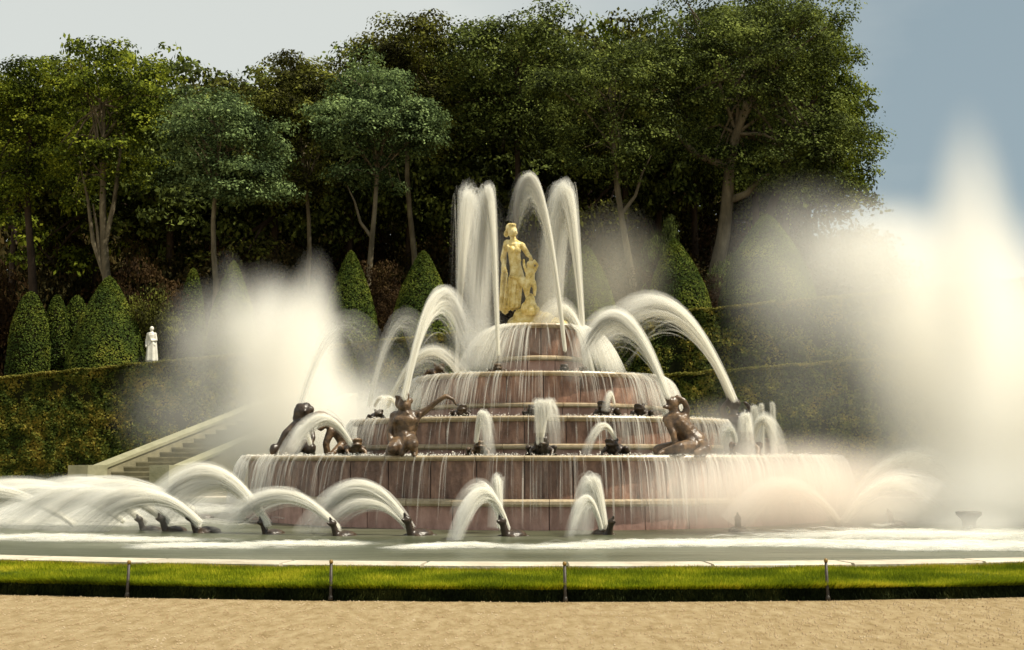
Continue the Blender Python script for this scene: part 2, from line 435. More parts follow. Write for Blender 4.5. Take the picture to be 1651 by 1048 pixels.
M['hedge_top_sunlit'] = leafmat('hedge_top_sunlit', [(.1, (.07, .075, .012)), (.5, (.15, .14, .025)), (1, (.26, .22, .05))], trans=.3, nscale=1.5)  # brighter leaf colour, paints sunlight along the hedge tops
def hedge(name, x0, x1, y0, depth, zb, topf, nleaf, size, label, cat='hedge'):
    root = empty(name, ((x0 + x1) / 2, y0, zb))
    tag(root, label, cat)
    off = np.array(root.location)
    N = 60
    vs, fs = [], []
    for i in range(N + 1):
        x = x0 + (x1 - x0) * i / N
        zt_ = topf(x) - .07
        for (yy, zz_) in ((y0 + .08, zb), (y0 + .08, zt_), (y0 + depth, zt_), (y0 + depth, zb)):
            vs.append((x - off[0], yy - off[1], zz_ - off[2]))
    for i in range(N):
        for j in range(4):
            a, b = i * 4 + j, i * 4 + (j + 1) % 4
            fs.append((a, b, b + 4, a + 4))
    fs.append((0, 1, 2, 3)); fs.append((N * 4 + 3, N * 4 + 2, N * 4 + 1, N * 4))
    link('branch_core', pydata('branch_core', vs, fs), M['hedge_core'], root)
    # front face and top leaves
    nf = int(nleaf * .85)
    x = rng.uniform(x0, x1, nf)
    tp = np.array([topf(a) for a in x])
    z = zb + rng.random(nf) * (tp - zb)
    bulge = np.array([mnoise.noise(Vector((a * .9, 0, b * .9))) * .16 + mnoise.noise(Vector((a * 3.1, 5, b * 2.6))) * .09 for a, b in zip(x, z)])
    Pf = np.stack([x, y0 - .02 - bulge + rng.random(nf) * .08, z], 1)
    Nf = np.tile(np.array([0, -1, .25]), (nf, 1))
    nt = nleaf - nf
    xt = rng.uniform(x0, x1, nt)
    zt2 = np.array([topf(a) + mnoise.noise(Vector((a * 1.5, 9, 0))) * .06 for a in xt]) + rng.random(nt) * .08 - .04
    Pt = np.stack([xt, y0 + rng.random(nt) * depth, zt2], 1)
    Nt = np.tile(np.array([0, 0, 1.0]), (nt, 1))
    V = leaf_quads(np.concatenate([Pf, Pt]), np.concatenate([Nf, Nt]), size, .55) - off
    lf = link('foliage', fast_mesh('foliage', V, 4), M['hedge'], root)
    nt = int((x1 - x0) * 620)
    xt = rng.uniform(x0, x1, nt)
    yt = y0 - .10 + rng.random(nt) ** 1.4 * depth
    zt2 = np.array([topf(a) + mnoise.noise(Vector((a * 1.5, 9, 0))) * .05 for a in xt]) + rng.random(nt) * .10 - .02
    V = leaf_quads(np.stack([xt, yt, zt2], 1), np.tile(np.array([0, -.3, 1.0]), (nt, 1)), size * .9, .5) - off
    link('sunlit_top_leaves', fast_mesh('sunlit_top_leaves', V, 4), M['hedge_top_sunlit'], root)  # extra leaf layer carrying the painted sunlit top edge
    return root

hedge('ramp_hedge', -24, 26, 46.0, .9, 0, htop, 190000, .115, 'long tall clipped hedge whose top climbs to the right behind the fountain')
L0 = P(1040, 609, 42.5); L1 = P(1290, 589, 42.5)
def ltop(x): return L0.z + (L1.z - L0.z) * (x - L0.x) / (L1.x - L0.x)
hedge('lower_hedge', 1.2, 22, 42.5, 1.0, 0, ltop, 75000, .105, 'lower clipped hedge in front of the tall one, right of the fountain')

# ------------------------------------------------------------------ staircase at the left
sb = Vector((-13.5, 36.9, .16))
st = Vector((-8.0, 43.65, 3.2))
run = Vector((st.x - sb.x, st.y - sb.y)); rl = run.length; az = math.atan2(run.y, run.x)
stair = empty('stone_staircase', (sb.x, sb.y, 0))
tag(stair, 'stone staircase between sloping side walls, climbing right past the hedge', 'staircase')
NS = 20
rise = (st.z - .16) / NS; tread = rl / NS
# treads run across the image while the flight climbs away to the right
Wd = 2.15
def shear(u, w, z):    # u along the flight, w across the picture
    return (math.cos(az) * u + w, math.sin(az) * u, z)
for i in range(NS):
    u0 = i * tread; z1 = .16 + (i + 1) * rise; z0 = z1 - rise - .02
    vs = [shear(u0 - .03, 0, z1), shear(u0 - .03, Wd, z1), shear(u0 + tread, Wd, z1), shear(u0 + tread, 0, z1),
          shear(u0 - .03, 0, z1 - .05), shear(u0 - .03, Wd, z1 - .05), shear(u0, 0, z1 - .05), shear(u0, Wd, z1 - .05),
          shear(u0, 0, z0), shear(u0, Wd, z0)]
    fs = [(0, 1, 2, 3), (4, 5, 1, 0), (6, 7, 5, 4), (8, 9, 7, 6)]
    link('step', pydata('step', vs, fs), M['stair'], stair)
for w0, w1 in ((-.32, -.003), (Wd + .003, Wd + .32)):
    def top(u): return .16 + u / rl * (st.z - .16) + .34
    vs = []
    for u in (1.45, rl):
        vs += [shear(u, w0, 0), shear(u, w1, 0), shear(u, w1, top(u)), shear(u, w0, top(u))]
    fs = [(0, 1, 2, 3), (4, 7, 6, 5), (0, 4, 5, 1), (1, 5, 6, 2), (2, 6, 7, 3), (3, 7, 4, 0)]
    cw = link('side_wall', pydata('side_wall', vs, fs), M['stair'], stair)
    vs = []
    for u in (1.44, rl):
        for (a, b) in ((w0 - .05, 0.003), (w1 + .05, 0.003), (w1 + .05, .1), (w0 - .05, .1)):
            vs.append(shear(u, a, top(u) + b))
    link('coping', pydata('coping', vs, fs), M['coping'], cw)
    vs = []
    for zz_ in (0, 1.12):
        for (u, w) in ((.75, w0 - .14), (.75, w1 + .14), (1.43, w1 + .14), (1.43, w0 - .14)):
            vs.append(shear(u, w, zz_))
    fs2 = [(3, 2, 1, 0), (4, 5, 6, 7), (0, 1, 5, 4), (1, 2, 6, 5), (2, 3, 7, 6), (3, 0, 4, 7)]
    link('pedestal', pydata('pedestal', vs, fs2), M['coping'], stair)

# ------------------------------------------------------------------ trees
def tube_mesh(name, paths, seg=8):
    vs, fs = [], []
    for path in paths:
        k0 = len(vs)
        for i, (p, r) in enumerate(path):
            p = Vector(p)
            q = Vector(path[min(i + 1, len(path) - 1)][0]); o = Vector(path[max(i - 1, 0)][0])
            d = (q - o).normalized() if (q - o).length > 1e-6 else Vector((0, 0, 1))
            a = d.cross(Vector((.3, 1, .1))).normalized(); b = d.cross(a)
            for s in range(seg):
                t = 2 * PI * s / seg
                vs.append(p + (a * math.cos(t) + b * math.sin(t)) * r)
        for i in range(len(path) - 1):
            for s in range(seg):
                a0 = k0 + i * seg + s; a1 = k0 + i * seg + (s + 1) % seg
                fs.append((a0, a1, a1 + seg, a0 + seg))
    return pydata(name, vs, fs)

def crown_points(lobes, nclump, nleaf, flat=.62, clr=1.0):
    """lobes: (centre, (rx, ry, rz)); clumps near the lobe surfaces, leaves on the clumps' upper shells"""
    vol = np.array([r[0] * r[1] * r[2] for c, r in lobes]) ** .67
    pick = rng.choice(len(lobes), nclump, p=vol / vol.sum())
    Ps, Ns = [], []
    for k in pick:
        c, r = lobes[k]
        d = rng.normal(size=3); d /= np.linalg.norm(d)
        rad = rng.uniform(.45, 1.0) ** .5
        cc = np.array(c) + d * np.array(r) * rad
        cr_ = clr * rng.uniform(.55, 1.25)
        m = max(12, int(nleaf / nclump * cr_ ** 2 / clr ** 2))
        dd = rng.normal(size=(m, 3)); dd /= np.linalg.norm(dd, axis=1)[:, None]
        dd[:, 2] = np.where(dd[:, 2] < -.25, -dd[:, 2], dd[:, 2])
        rr = rng.uniform(.55, 1.05, m)[:, None]
        Ps.append(cc + dd * rr * cr_ * np.array([1.15, 1.15, flat]))
        Ns.append(dd + np.array([0, 0, .35]))
    return np.concatenate(Ps), np.concatenate(Ns)

def tree(px, Y, tr, lobes_px, mat, nclump, nleaf, leaf, clr, label, fork=None, group='trees at the edge of the wood', bark='bark', depth=.8, name='tree', kink=0):
    """lobes_px: (px, py, rx_px, ry_px)"""
    bx = P(px, 500, Y).x
    bz = tz(bx, Y) - .1
    root = empty(name, (bx, Y, bz))
    tag(root, label, 'tree', group)
    o = np.array(root.location)
    k = Y / FPX
    lobes = []
    extra = []
    for (lx, ly, rx, ry) in lobes_px:
        for _ in range(2):
            a_ = rng.uniform(0, 2 * PI); e_ = rng.uniform(.25, .5)
            extra.append((lx + math.cos(a_) * rx * 1.02, ly + math.sin(a_) * ry * .95, rx * e_, ry * e_))
    for j, (lx, ly, rx, ry) in enumerate(list(lobes_px) + extra):
        c = P(lx, ly, Y)
        lobes.append((np.array(c) + np.array([0, ((j * 37) % 5 - 2) * .5, 0]), (rx * k, max(rx, ry) * k * depth, ry * k)))
    Pc, Nc = crown_points(lobes, int(nclump * 1.25), int(nleaf * 1.9), clr=clr)
    V = leaf_quads(Pc - o, Nc, leaf * .8, .4)
    crown = link('crown', fast_mesh('crown', V, 4), mat, root)
    zc = np.mean([l[0][2] for l in lobes]); xc = np.mean([l[0][0] for l in lobes])
    paths = []
    top = Vector((xc - o[0], 0, zc + 1.0 - o[2]))
    main = []
    for i in range(9):
        s = i / 8
        off = Vector((mnoise.noise(Vector((px, s * 2.2, 1))) * .5 + kink * math.sin(s * PI), mnoise.noise(Vector((px, s * 2, 9))) * .3, 0)) * (s > 0)
        main.append((Vector((0, 0, 0)).lerp(top, s) * Vector((1, 1, 1)).x + off, tr * (1.25 if i == 0 else 1 - .62 * s)))
    paths.append(main)
    if fork:
        for (fs_, fx, fy) in fork:
            st_ = main[fs_][0]; e = P(fx, fy, Y) - Vector(o)
            paths.append([(st_, tr * .5), (st_.lerp(e, .35) + Vector(((e.x - st_.x) * .12, 0, -.1)), tr * .4), (st_.lerp(e, .7), tr * .28), (e, tr * .12)])
    for c, r in lobes:
        for q in range(2):
            s_ = main[rng.integers(6, 9)][0]
            e = Vector(c - o) + Vector((rng.uniform(-.6, .6) * r[0], rng.uniform(-.6, .6) * r[1], rng.uniform(-.3, .6) * r[2]))
            md = s_.lerp(e, .5) + Vector((0, 0, .35))
            paths.append([(s_, tr * .24), (md, tr * .16), (e, tr * .06)])
    link('trunk', tube_mesh('trunk', paths), M[bark], root, smooth=True)
    return root

# front rank, each tree its own shape
tree(178, 55, .25, [(165, 120, 62, 52), (235, 150, 60, 55), (110, 190, 60, 60), (215, 260, 70, 60), (130, 290, 45, 35)], M['leaf_bright'], 110, 9500, .20, .8,
     'tall airy tree with forked pale trunk above the big left topiary cone', fork=[(3, 128, 260), (4, 205, 180), (3, 150, 330)])
tree(342, 53, .17, [(350, 225, 75, 55), (400, 250, 62, 50), (300, 265, 50, 42), (390, 305, 68, 32), (345, 180, 55, 30)], M['leaf_blue'], 190, 17000, .17, .75,
     'bluish green round-crowned tree on a thin straight trunk, left of centre')
tree(588, 55, .18, [(570, 215, 60, 45), (640, 190, 62, 50), (600, 130, 60, 55), (665, 230, 42, 30), (600, 285, 48, 22)], M['leaf_blue'], 190, 15500, .18, .75,
     'green tree with layered crown on a thin pale trunk above the red-brown bush', fork=[(4, 560, 300)])
tree(484, 58, .16, [(480, 190, 60, 60), (510, 270, 45, 45), (450, 300, 35, 30), (470, 130, 60, 35)], M['leaf_olive'], 120, 9500, .2, .8,
     'olive brown tree with leaning slim trunk between the two bluish trees', kink=.5)
tree(668, 60, .2, [(660, 80, 60, 45), (610, 95, 50, 40), (700, 110, 45, 60), (690, 190, 45, 60)], M['leaf_olive'], 130, 10500, .22, .95,
     'tall olive tree with slim trunk right behind the second small topiary cone')
tree(1022, 56, .2, [(980, 150, 90, 60), (1030, 210, 65, 55), (925, 190, 60, 50), (960, 250, 70, 45), (1060, 120, 60, 60)], M['leaf_mid'], 230, 18000, .18, .85,
     'green tree with forked trunk right of the tallest water jets', fork=[(4, 985, 235), (4, 1050, 250)])
tree(1130, 58, .42, [(1180, 130, 110, 80), (1280, 180, 85, 80), (1120, 190, 70, 60), (1330, 260, 62, 55), (1240, 270, 90, 50), (1290, 90, 60, 55), (1110, 60, 80, 60), (1200, 50, 95, 50)], M['leaf_mid'], 420, 36000, .18, .9,
     'massive tree with a thick pale trunk and broad crown at the right', fork=[(4, 1240, 280), (5, 1060, 200)])
tree(1160, 64, .33, [(1330, 130, 40, 60), (1375, 250, 38, 60), (1360, 300, 45, 28), (1355, 180, 35, 40), (1300, 60, 48, 45), (1240, 20, 70, 45)], M['leaf_bright'], 260, 19000, .2, .85,
     'yellow green tree forming the outer right edge of the wood', bark='bark_dark', depth=1.2)
tree(830, 60, .25, [(830, 110, 95, 65), (780, 190, 70, 60), (890, 90, 70, 55), (850, 210, 60, 50)], M['leaf_mid'], 230, 17000, .21, 1.0,
     'broad dark green tree straight behind the tallest water jets', bark='bark_dark')
tree(60, 57, .25, [(60, 160, 60, 60), (60, 250, 50, 60), (90, 110, 50, 22), (20, 300, 50, 60), (10, 180, 50, 60)], M['leaf_bright'], 170, 12500, .2, .8,
     'loose bright tree at the far left edge of the wood', bark='bark_dark')

# ranks behind: a few shapes, copied
def proto(mat, w, h, nclump, nleaf):
    root = empty('tree', (0, 0, 0))
    lobes = []
    for q in range(6):
        a = q * 1.05 + rng.random()
        lobes.append((np.array([math.cos(a) * w * .45, math.sin(a) * w * .45, h * rng.uniform(.5, .86)]), (w * .5, w * .5, h * .14)))
    lobes.append((np.array([0, 0, h * .85]), (w * .55, w * .55, h * .15)))
    for q in range(5):
        a = q * 1.3 + rng.random() * 2
        lobes.append((np.array([math.cos(a) * w * .75, math.sin(a) * w * .6, h * rng.uniform(.36, .9)]), (w * .25, w * .25, h * .07)))
    Pc, Nc = crown_points(lobes, nclump, nleaf, clr=1.15)
    link('crown', fast_mesh('crown', leaf_quads(Pc, Nc, .3, .6), 4), mat, root)
    top = Vector((rng.uniform(-.5, .5), 0, h * .8))
    main = [(Vector((0, 0, 0)).lerp(top, s / 6) + Vector((rng.uniform(-.12, .12), 0, 0)), .28 * (1.15 - .7 * s / 6)) for s in range(7)]
    paths = [main]
    for c, r in lobes:
        paths.append([(main[4][0], .13), (main[4][0].lerp(Vector(c), .5) + Vector((0, 0, .3)), .09), (Vector(c), .04)])
    link('trunk', tube_mesh('trunk', paths), M['bark_dark'], root, smooth=True)
    return root

protos = [proto(M['leaf_mid'], 5.2, 17, 150, 13000), proto(M['leaf_olive'], 5.0, 17, 150, 13000), proto(M['leaf_brown'], 5.0, 17, 150, 12000), proto(M['leaf_bright'], 4.6, 17, 140, 11000)]
used = set()
def copy_tree(k, loc, sc, rz, label, group):
    r = protos[k]
    if k in used:
        c = r.copy(); COL.objects.link(c)
        for ch in r.children:
            d = ch.copy(); COL.objects.link(d); d.parent = c
    else:
        c = r; used.add(k)
    c.location = loc; c.scale = sc; c.rotation_euler = (0, 0, rz)
    tag(c, label, 'tree', group)
names = {0: 'dark green', 1: 'olive', 2: 'brown-leaved', 3: 'yellow green'}
rank = [  # px, top py, Y, kind
    (20, 108, 63, 3), (95, 112, 66, 1), (150, 72, 64, 3), (215, 78, 68, 3), (275, 98, 64, 0), (330, 100, 68, 1), (385, 96, 66, 0), (440, 104, 64, 1), (500, 106, 69, 3),
    (560, 66, 65, 0), (610, 62, 70, 1), (660, 52, 66, 0), (700, 60, 72, 3), (752, 48, 66, 0), (800, 26, 70, 0), (860, 24, 67, 1), (915, 40, 71, 0), (965, 38, 74, 3), (1010, 22, 67, 1), (1065, 20, 71, 0), (1120, 8, 68, 0),
    (1180, 10, 73, 1), (1225, 15, 69, 0), (1270, 30, 72, 0), (1305, 90, 76, 3)]
ORD = ['leftmost', 'second', 'third', 'fourth', 'fifth', 'sixth', 'seventh', 'eighth', 'ninth', 'tenth', 'eleventh', 'twelfth', 'thirteenth', 'fourteenth', 'fifteenth', 'sixteenth', 'seventeenth', 'eighteenth', 'nineteenth', 'twentieth', 'twenty-first', 'twenty-second', 'twenty-third', 'twenty-fourth', 'twenty-fifth']
for i, (px, py, Y, k) in enumerate(rank):
    x = P(px, 500, Y).x; z0 = tz(x, Y)
    h = P(px, py, Y).z - z0
    sz = h / 17.0
    copy_tree(k, (x, Y, z0 - .2), (.82 + .12 * math.sin(i * 2.1), .9, sz), i * 1.7, names[k] + ' tree in the second rank of the wood, ' + ORD[i] + ' from the left', 'second rank of the wood')
for i in range(19):
    Y = 80 + (i * 5) % 9
    px = -10 + i * 72
    x = P(px, 500, Y).x; z0 = tz(x, Y)
    h = P(px, 150 + 25 * math.sin(i * 1.9), Y).z - z0
    copy_tree(2 if i % 2 else 1, (x, Y, z0 - .2), (1.25, 1.1, h / 17.0), i * 2.3, names[2 if i % 2 else 1] + ' tree standing deep in the wood', 'trees deep in the wood')

# far wood that closes the view
nb = 70000
px_ = rng.uniform(-60, 1300, nb); Yw = 96 + rng.random(nb) * 6
x = (px_ - 825.5) / FPX * Yw
z = 5 + rng.random(nb) ** .9 * (16 + 2 * np.sin(x * .4) + rng.random(nb) * 2)
V = leaf_quads(np.stack([x, Yw, z], 1), np.tile(np.array([0, -1., .2]), (nb, 1)), .5, .5)
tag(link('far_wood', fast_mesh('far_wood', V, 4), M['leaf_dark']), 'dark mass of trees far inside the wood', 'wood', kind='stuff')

# undergrowth
def bush_mesh(nl, leaf):
    lobes = [(np.array([rng.uniform(-.6, .6), rng.uniform(-.4, .4), rng.uniform(.5, 1.3)]), (.8, .7, .6)) for _ in range(5)]
    Pc, Nc = crown_points(lobes, 40, nl, clr=.45)
    Pc[:, 2] = np.maximum(Pc[:, 2], .02)
    return fast_mesh('bush', leaf_quads(Pc, Nc, leaf, .7), 4)
bm_ = [bush_mesh(9000, .075), bush_mesh(9000, .075)]
bme = {}
def bush(px, py, Y, s, kind, label, group='bushes under the trees'):
    x = P(px, 500, Y).x
    key = (kind, int(px) % 2)
    if key not in bme:
        m_ = bm_[key[1]].copy(); m_.materials.clear(); m_.materials.append(M[kind]); bme[key] = m_
    z0 = tz(x, Y)
    o = bpy.data.objects.new('bush', bme[key]); COL.objects.link(o)
    o.location = (x, Y, z0 - .1)
    top = P(px, py, Y).z - z0
    o.scale = (s, s, top / 1.75); o.rotation_euler = (0, 0, px)
    tag(o, label, 'bush', group)
bush(232, 415, 51, 1.5, 'leaf_brown', 'brown-leaved bush right of the big left topiary cone')
bush(262, 455, 49.4, 1.2, 'leaf_olive', 'olive bush behind the small white statue')
bush(605, 425, 52, 1.2, 'leaf_brown', 'red-brown bush right of the middle topiary cone')
bush(640, 470, 50, .9, 'leaf_brown', 'small red-brown bush between the two middle topiary cones')
bush(1190, 395, 56, 1.0, 'leaf_mid', 'green shrub right of the thick pale trunk')
bush(1150, 440, 53, .9, 'leaf_brown', 'low brown shrub at the foot of the thick pale trunk')
bush(1030, 430, 54, 1.1, 'leaf_brown', 'brown shrub left of the leaning topiary cone')
bush(1065, 350, 55, .7, 'leaf_mid', 'green shrub rising behind the leaning topiary cone')
for i in range(22):
    px = -20 + i * 66
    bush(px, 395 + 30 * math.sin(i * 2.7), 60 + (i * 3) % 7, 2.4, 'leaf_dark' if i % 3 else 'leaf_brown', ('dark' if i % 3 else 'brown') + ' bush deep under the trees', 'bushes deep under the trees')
for i in range(24):
    px = -20 + i * 60
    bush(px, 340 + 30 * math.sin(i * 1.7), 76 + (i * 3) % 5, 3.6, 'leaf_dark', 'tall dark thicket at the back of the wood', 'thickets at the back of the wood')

# ------------------------------------------------------------------ topiary cones
def cone_mesh(sharp, nl):
    prof = [(0, 0.9), (.05, 1.0), (.2, .98), (.4, .86), (.6, .66), (.78, .43), (.9, .24), (.97, .11), (1.0, .0)] if sharp else \
           [(0, 0.9), (.05, 1.0), (.25, 1.0), (.5, .93), (.7, .78), (.85, .56), (.94, .34), (.985, .16), (1.0, .0)]
    zs = np.array([p[0] for p in prof]); rs = np.array([p[1] for p in prof])
    vs, fs = [], []
    SG = 28
    for (z, r) in prof:
        for s in range(SG):
            t = 2 * PI * s / SG
            q = 1 + .05 * mnoise.noise(Vector((math.cos(t) * 1.5, math.sin(t) * 1.5, z * 4)))
            vs.append((r * q * .95 * math.cos(t), r * q * .95 * math.sin(t), z * .98))
    for i in range(len(prof) - 1):
        for s in range(SG):
            a, b = i * SG + s, i * SG + (s + 1) % SG
            fs.append((a, b, b + SG, a + SG))
    core = pydata('cone_core', vs, fs)
    z = 1 - np.sqrt(rng.random(nl)) * .0 - rng.random(nl) ** .85
    z = np.clip(z, 0, .995)
    t = rng.uniform(0, 2 * PI, nl)
    r = np.interp(z, zs, rs)
    q = np.array([1 + .05 * mnoise.noise(Vector((math.cos(a) * 1.5, math.sin(a) * 1.5, b * 4))) for a, b in zip(t, z)])
    Pp = np.stack([r * q * np.cos(t), r * q * np.sin(t), z], 1)
    return core, Pp
def cone(pxl, pxr, pyt, pyb, Y, sharp, label, lean=0):
    x = P((pxl + pxr) / 2, 500, Y).x; k = Y / FPX
    R = (pxr - pxl) / 2 * k * (1.3 if sharp else 1.08)
    z0 = tz(x, Y) - .1; h = P(pxl, pyt, Y).z - z0
    root = empty('topiary_cone', (x, Y, z0))
    root.rotation_euler = (0, math.radians(lean), 0)
    tag(root, label, 'topiary', 'topiary cones along the hedge')
    core, Pp = cone_mesh(sharp, int(9000 * max(.6, R * h / 4)))
    for v_ in core.vertices: v_.co = (v_.co.x * R, v_.co.y * R, v_.co.z * h)
    link('branch_core', core, M['hedge_core'], root, smooth=True)
    Pp = Pp * np.array([R, R, h])
    N_ = Pp * np.array([1, 1, 0]) + np.array([0, 0, .35 * R])
    link('foliage', fast_mesh('foliage', leaf_quads(Pp, N_, .09, .55), 4), M['yew'], root)
cone(18, 80, 470, 600, 47.9, False, 'rounded topiary cone cut by the left edge, leftmost of all')
cone(70, 113, 475, 600, 49.0, False, 'slim rounded topiary cone second from the left')
cone(98, 150, 476, 600, 50.2, False, 'dark rounded topiary cone tucked against the biggest left cone')
cone(126, 223, 445, 600, 48.0, True, 'biggest topiary cone at the left, beside the small white statue')
cone(290, 330, 432, 590, 50.0, False, 'topiary cone at the left fringe of the left spray cloud')
cone(340, 410, 420, 580, 49, True, 'pointed topiary cone veiled by the left spray cloud')
cone(528, 602, 404, 560, 48.4, True, 'middle topiary cone just right of the left spray cloud')
cone(640, 724, 404, 550, 48.4, True, 'topiary cone directly left of the tallest water jets')
cone(905, 985, 395, 530, 48.4, True, 'topiary cone half veiled right of the tallest water jets')
cone(1056, 1138, 384, 520, 48.2, True, 'topiary cone leaning beside the thick pale trunk', lean=-4)
cone(1178, 1300, 345, 500, 48.6, True, 'large topiary cone veiled by the right spray cloud')

# ------------------------------------------------------------------ organic figures
_sph = None
def organic(name, parts, voxel, it=2):
    """parts: ('c', p0, p1, r0, r1) tapered limb or ('b', centre, (rx, ry, rz)) ball -> one continuous surface"""
    bm = bmesh.new()
    for q in parts:
        if q[0] == 'b':
            m_ = Matrix.Translation(q[1]) @ Matrix.Diagonal((*q[2], 1))
            if len(q) > 3: m_ = Matrix.Translation(q[1]) @ Matrix.Rotation(q[3], 4, q[4]) @ Matrix.Diagonal((*q[2], 1))
            bmesh.ops.create_icosphere(bm, subdivisions=2, radius=1, matrix=m_)
        else:
            p0, p1, r0, r1 = Vector(q[1]), Vector(q[2]), q[3], q[4]
            L = (p1 - p0).length
            kk = max(2, int(L / (min(r0, r1) * .6)) + 1)
            kk = min(kk, 14)
            d = (p1 - p0).normalized()
            rot = d.to_track_quat('Z', 'Y').to_matrix().to_4x4()
            bmesh.ops.create_cone(bm, cap_ends=True, segments=10, radius1=r0, radius2=r1, depth=L, matrix=Matrix.Translation((p0 + p1) / 2) @ rot)
            for p, r in ((p0, r0), (p1, r1)):
                bmesh.ops.create_icosphere(bm, subdivisions=1, radius=r * 1.02, matrix=Matrix.Translation(p))
    me = bpy.data.meshes.new(name); bm.to_mesh(me); bm.free()
    o = bpy.data.objects.new(name, me); COL.objects.link(o)
    r = o.modifiers.new('r', 'REMESH'); r.mode = 'VOXEL'; r.voxel_size = voxel
    s = o.modifiers.new('s', 'SMOOTH'); s.iterations = it; s.factor = .5
    dg = bpy.context.evaluated_depsgraph_get()
    out = bpy.data.meshes.new_from_object(o.evaluated_get(dg))
    bpy.data.objects.remove(o)
    out.name = name
    out.polygons.foreach_set('use_smooth', np.ones(len(out.polygons), dtype=bool))
    return out

def place(name, me, mat, loc, rz, sc, label, cat, group=None):
    o = link(name, me, mat)
    o.location = loc; o.rotation_euler = (0, 0, rz)
    o.scale = (sc, sc, sc) if not hasattr(sc, '__len__') else sc
    tag(o, label, cat, group)
    return o

# ------------------------------------------------------------------ the fountain's tiers
fountain = empty('tiered_fountain', (CX, CY, 0))
tag(fountain, 'round four-tiered marble fountain in the middle of the pool', 'fountain')

def lathe(prof, n=96):
    vs, fs = [], []
    for i in range(n):
        t = 2 * PI * i / n
        for r, z in prof: vs.append((r * math.cos(t), r * math.sin(t), z))
    m_ = len(prof)
    for i in range(n):
        for j in range(m_ - 1):
            a, b = i * m_ + j, ((i + 1) % n) * m_ + j
            fs.append((a, b, b + 1, a + 1))
    return pydata('lathe', vs, fs)

def arc_block(prof, N, gap):
    """prof: (r, z) outline of the block's visible side, from bottom to top"""
    da = 2 * PI / N
    vs, fs = [], []
    m_ = len(prof)
    for t in np.linspace(-da / 2 + gap / 2, da / 2 - gap / 2, 3):
        for r, z in prof: vs.append((r * math.cos(t), r * math.sin(t), z))
    for i in range(2):
        for j in range(m_ - 1):
            a = i * m_ + j
            fs.append((a, a + m_, a + m_ + 1, a + 1))
    fs.append(tuple(range(m_))); fs.append(tuple(range(3 * m_ - 1, 2 * m_ - 1, -1)))
    return pydata('block', vs, fs)

def ring(name, parent, prof, N, gap, mat, off=0.0):
    me = arc_block(prof, N, gap)
    me.materials.append(mat)
    for i in range(N):
        o = bpy.data.objects.new(name, me); COL.objects.link(o); o.parent = parent
        o.rotation_euler = (0, 0, 2 * PI * (i + off) / N)

def tier(R, z0, z1, z2, z3, z4, N):
    """z0 foot, z1 moulding start, z2 wall start, z3 rim start, z4 top"""
    body = link('tier', lathe([(R - .05, z0 - .1), (R - .05, z3 + .01), (R - .5, z3 + .012), (.01, z3 + .014)]), M['core'], fountain)
    g = .014 / R
    ring('base_stone', body, [(R - .12, z0 - .1), (R, z0 - .1), (R, z1 - .004), (R - .12, z1 - .004)], N, g, M['plinth'], .5)
    ring('moulding', body, [(R - .12, z1), (R + .07, z1), (R + .095, z1 + (z2 - z1) * .3), (R + .095, z1 + (z2 - z1) * .7), (R + .03, z2 - .003), (R - .12, z2 - .003)], N, g * .6, M['rim'], .5)
    ring('marble_panel', body, [(R - .12, z2), (R - .03, z2), (R - .03, z3 - .004), (R - .12, z3 - .004)], N, g * 1.2, M['wall'])
    ring('rim_slab', body, [(R - .4, z3), (R + .03, z3), (R + .085, z3 + (z4 - z3) * .35), (R + .10, z3 + (z4 - z3) * .7), (R + .08, z4), (R - .4, z4)], N, g * .5, M['rim'])
    w = link('water_film', lathe([(R - .38, z4 - .006), (.02, z4 - .004)], 64), M['water'], body)
    return body
TZ = [1.36, 2.08, 2.98, 4.08]
TR = [6.05, 3.88, 2.55, .92]
tier(TR[0], .16, .54, .66, 1.27, TZ[0], 48)
tier(TR[1], TZ[0], 1.48, 1.58, 1.98, TZ[1], 32)
tier(TR[2], TZ[1], 2.29, 2.38, 2.89, TZ[2], 22)
tier(TR[3], TZ[2], 3.32, 3.42, 3.99, TZ[3], 10)

# rock under the top group
rp = [('b', (-.3, 0, .05), (.42, .4, .22)), ('b', (.2, .05, .08), (.45, .4, .2)), ('b', (.45, 0, .02), (.25, .3, .12)), ('b', (-.35, -.1, .25), (.22, .2, .2)),
      ('b', (-.1, 0, .2), (.3, .28, .22)), ('b', (.12, -.15, .22), (.2, .18, .14)), ('b', (-.5, .1, .1), (.2, .2, .2))]
place('statue_rock', organic('statue_rock', rp, .035), M['statue'], (CX - .02, CY, TZ[3] - .02), 0, 1.0, 'rough pale rock mound on the top tier under the white statue', 'rock')

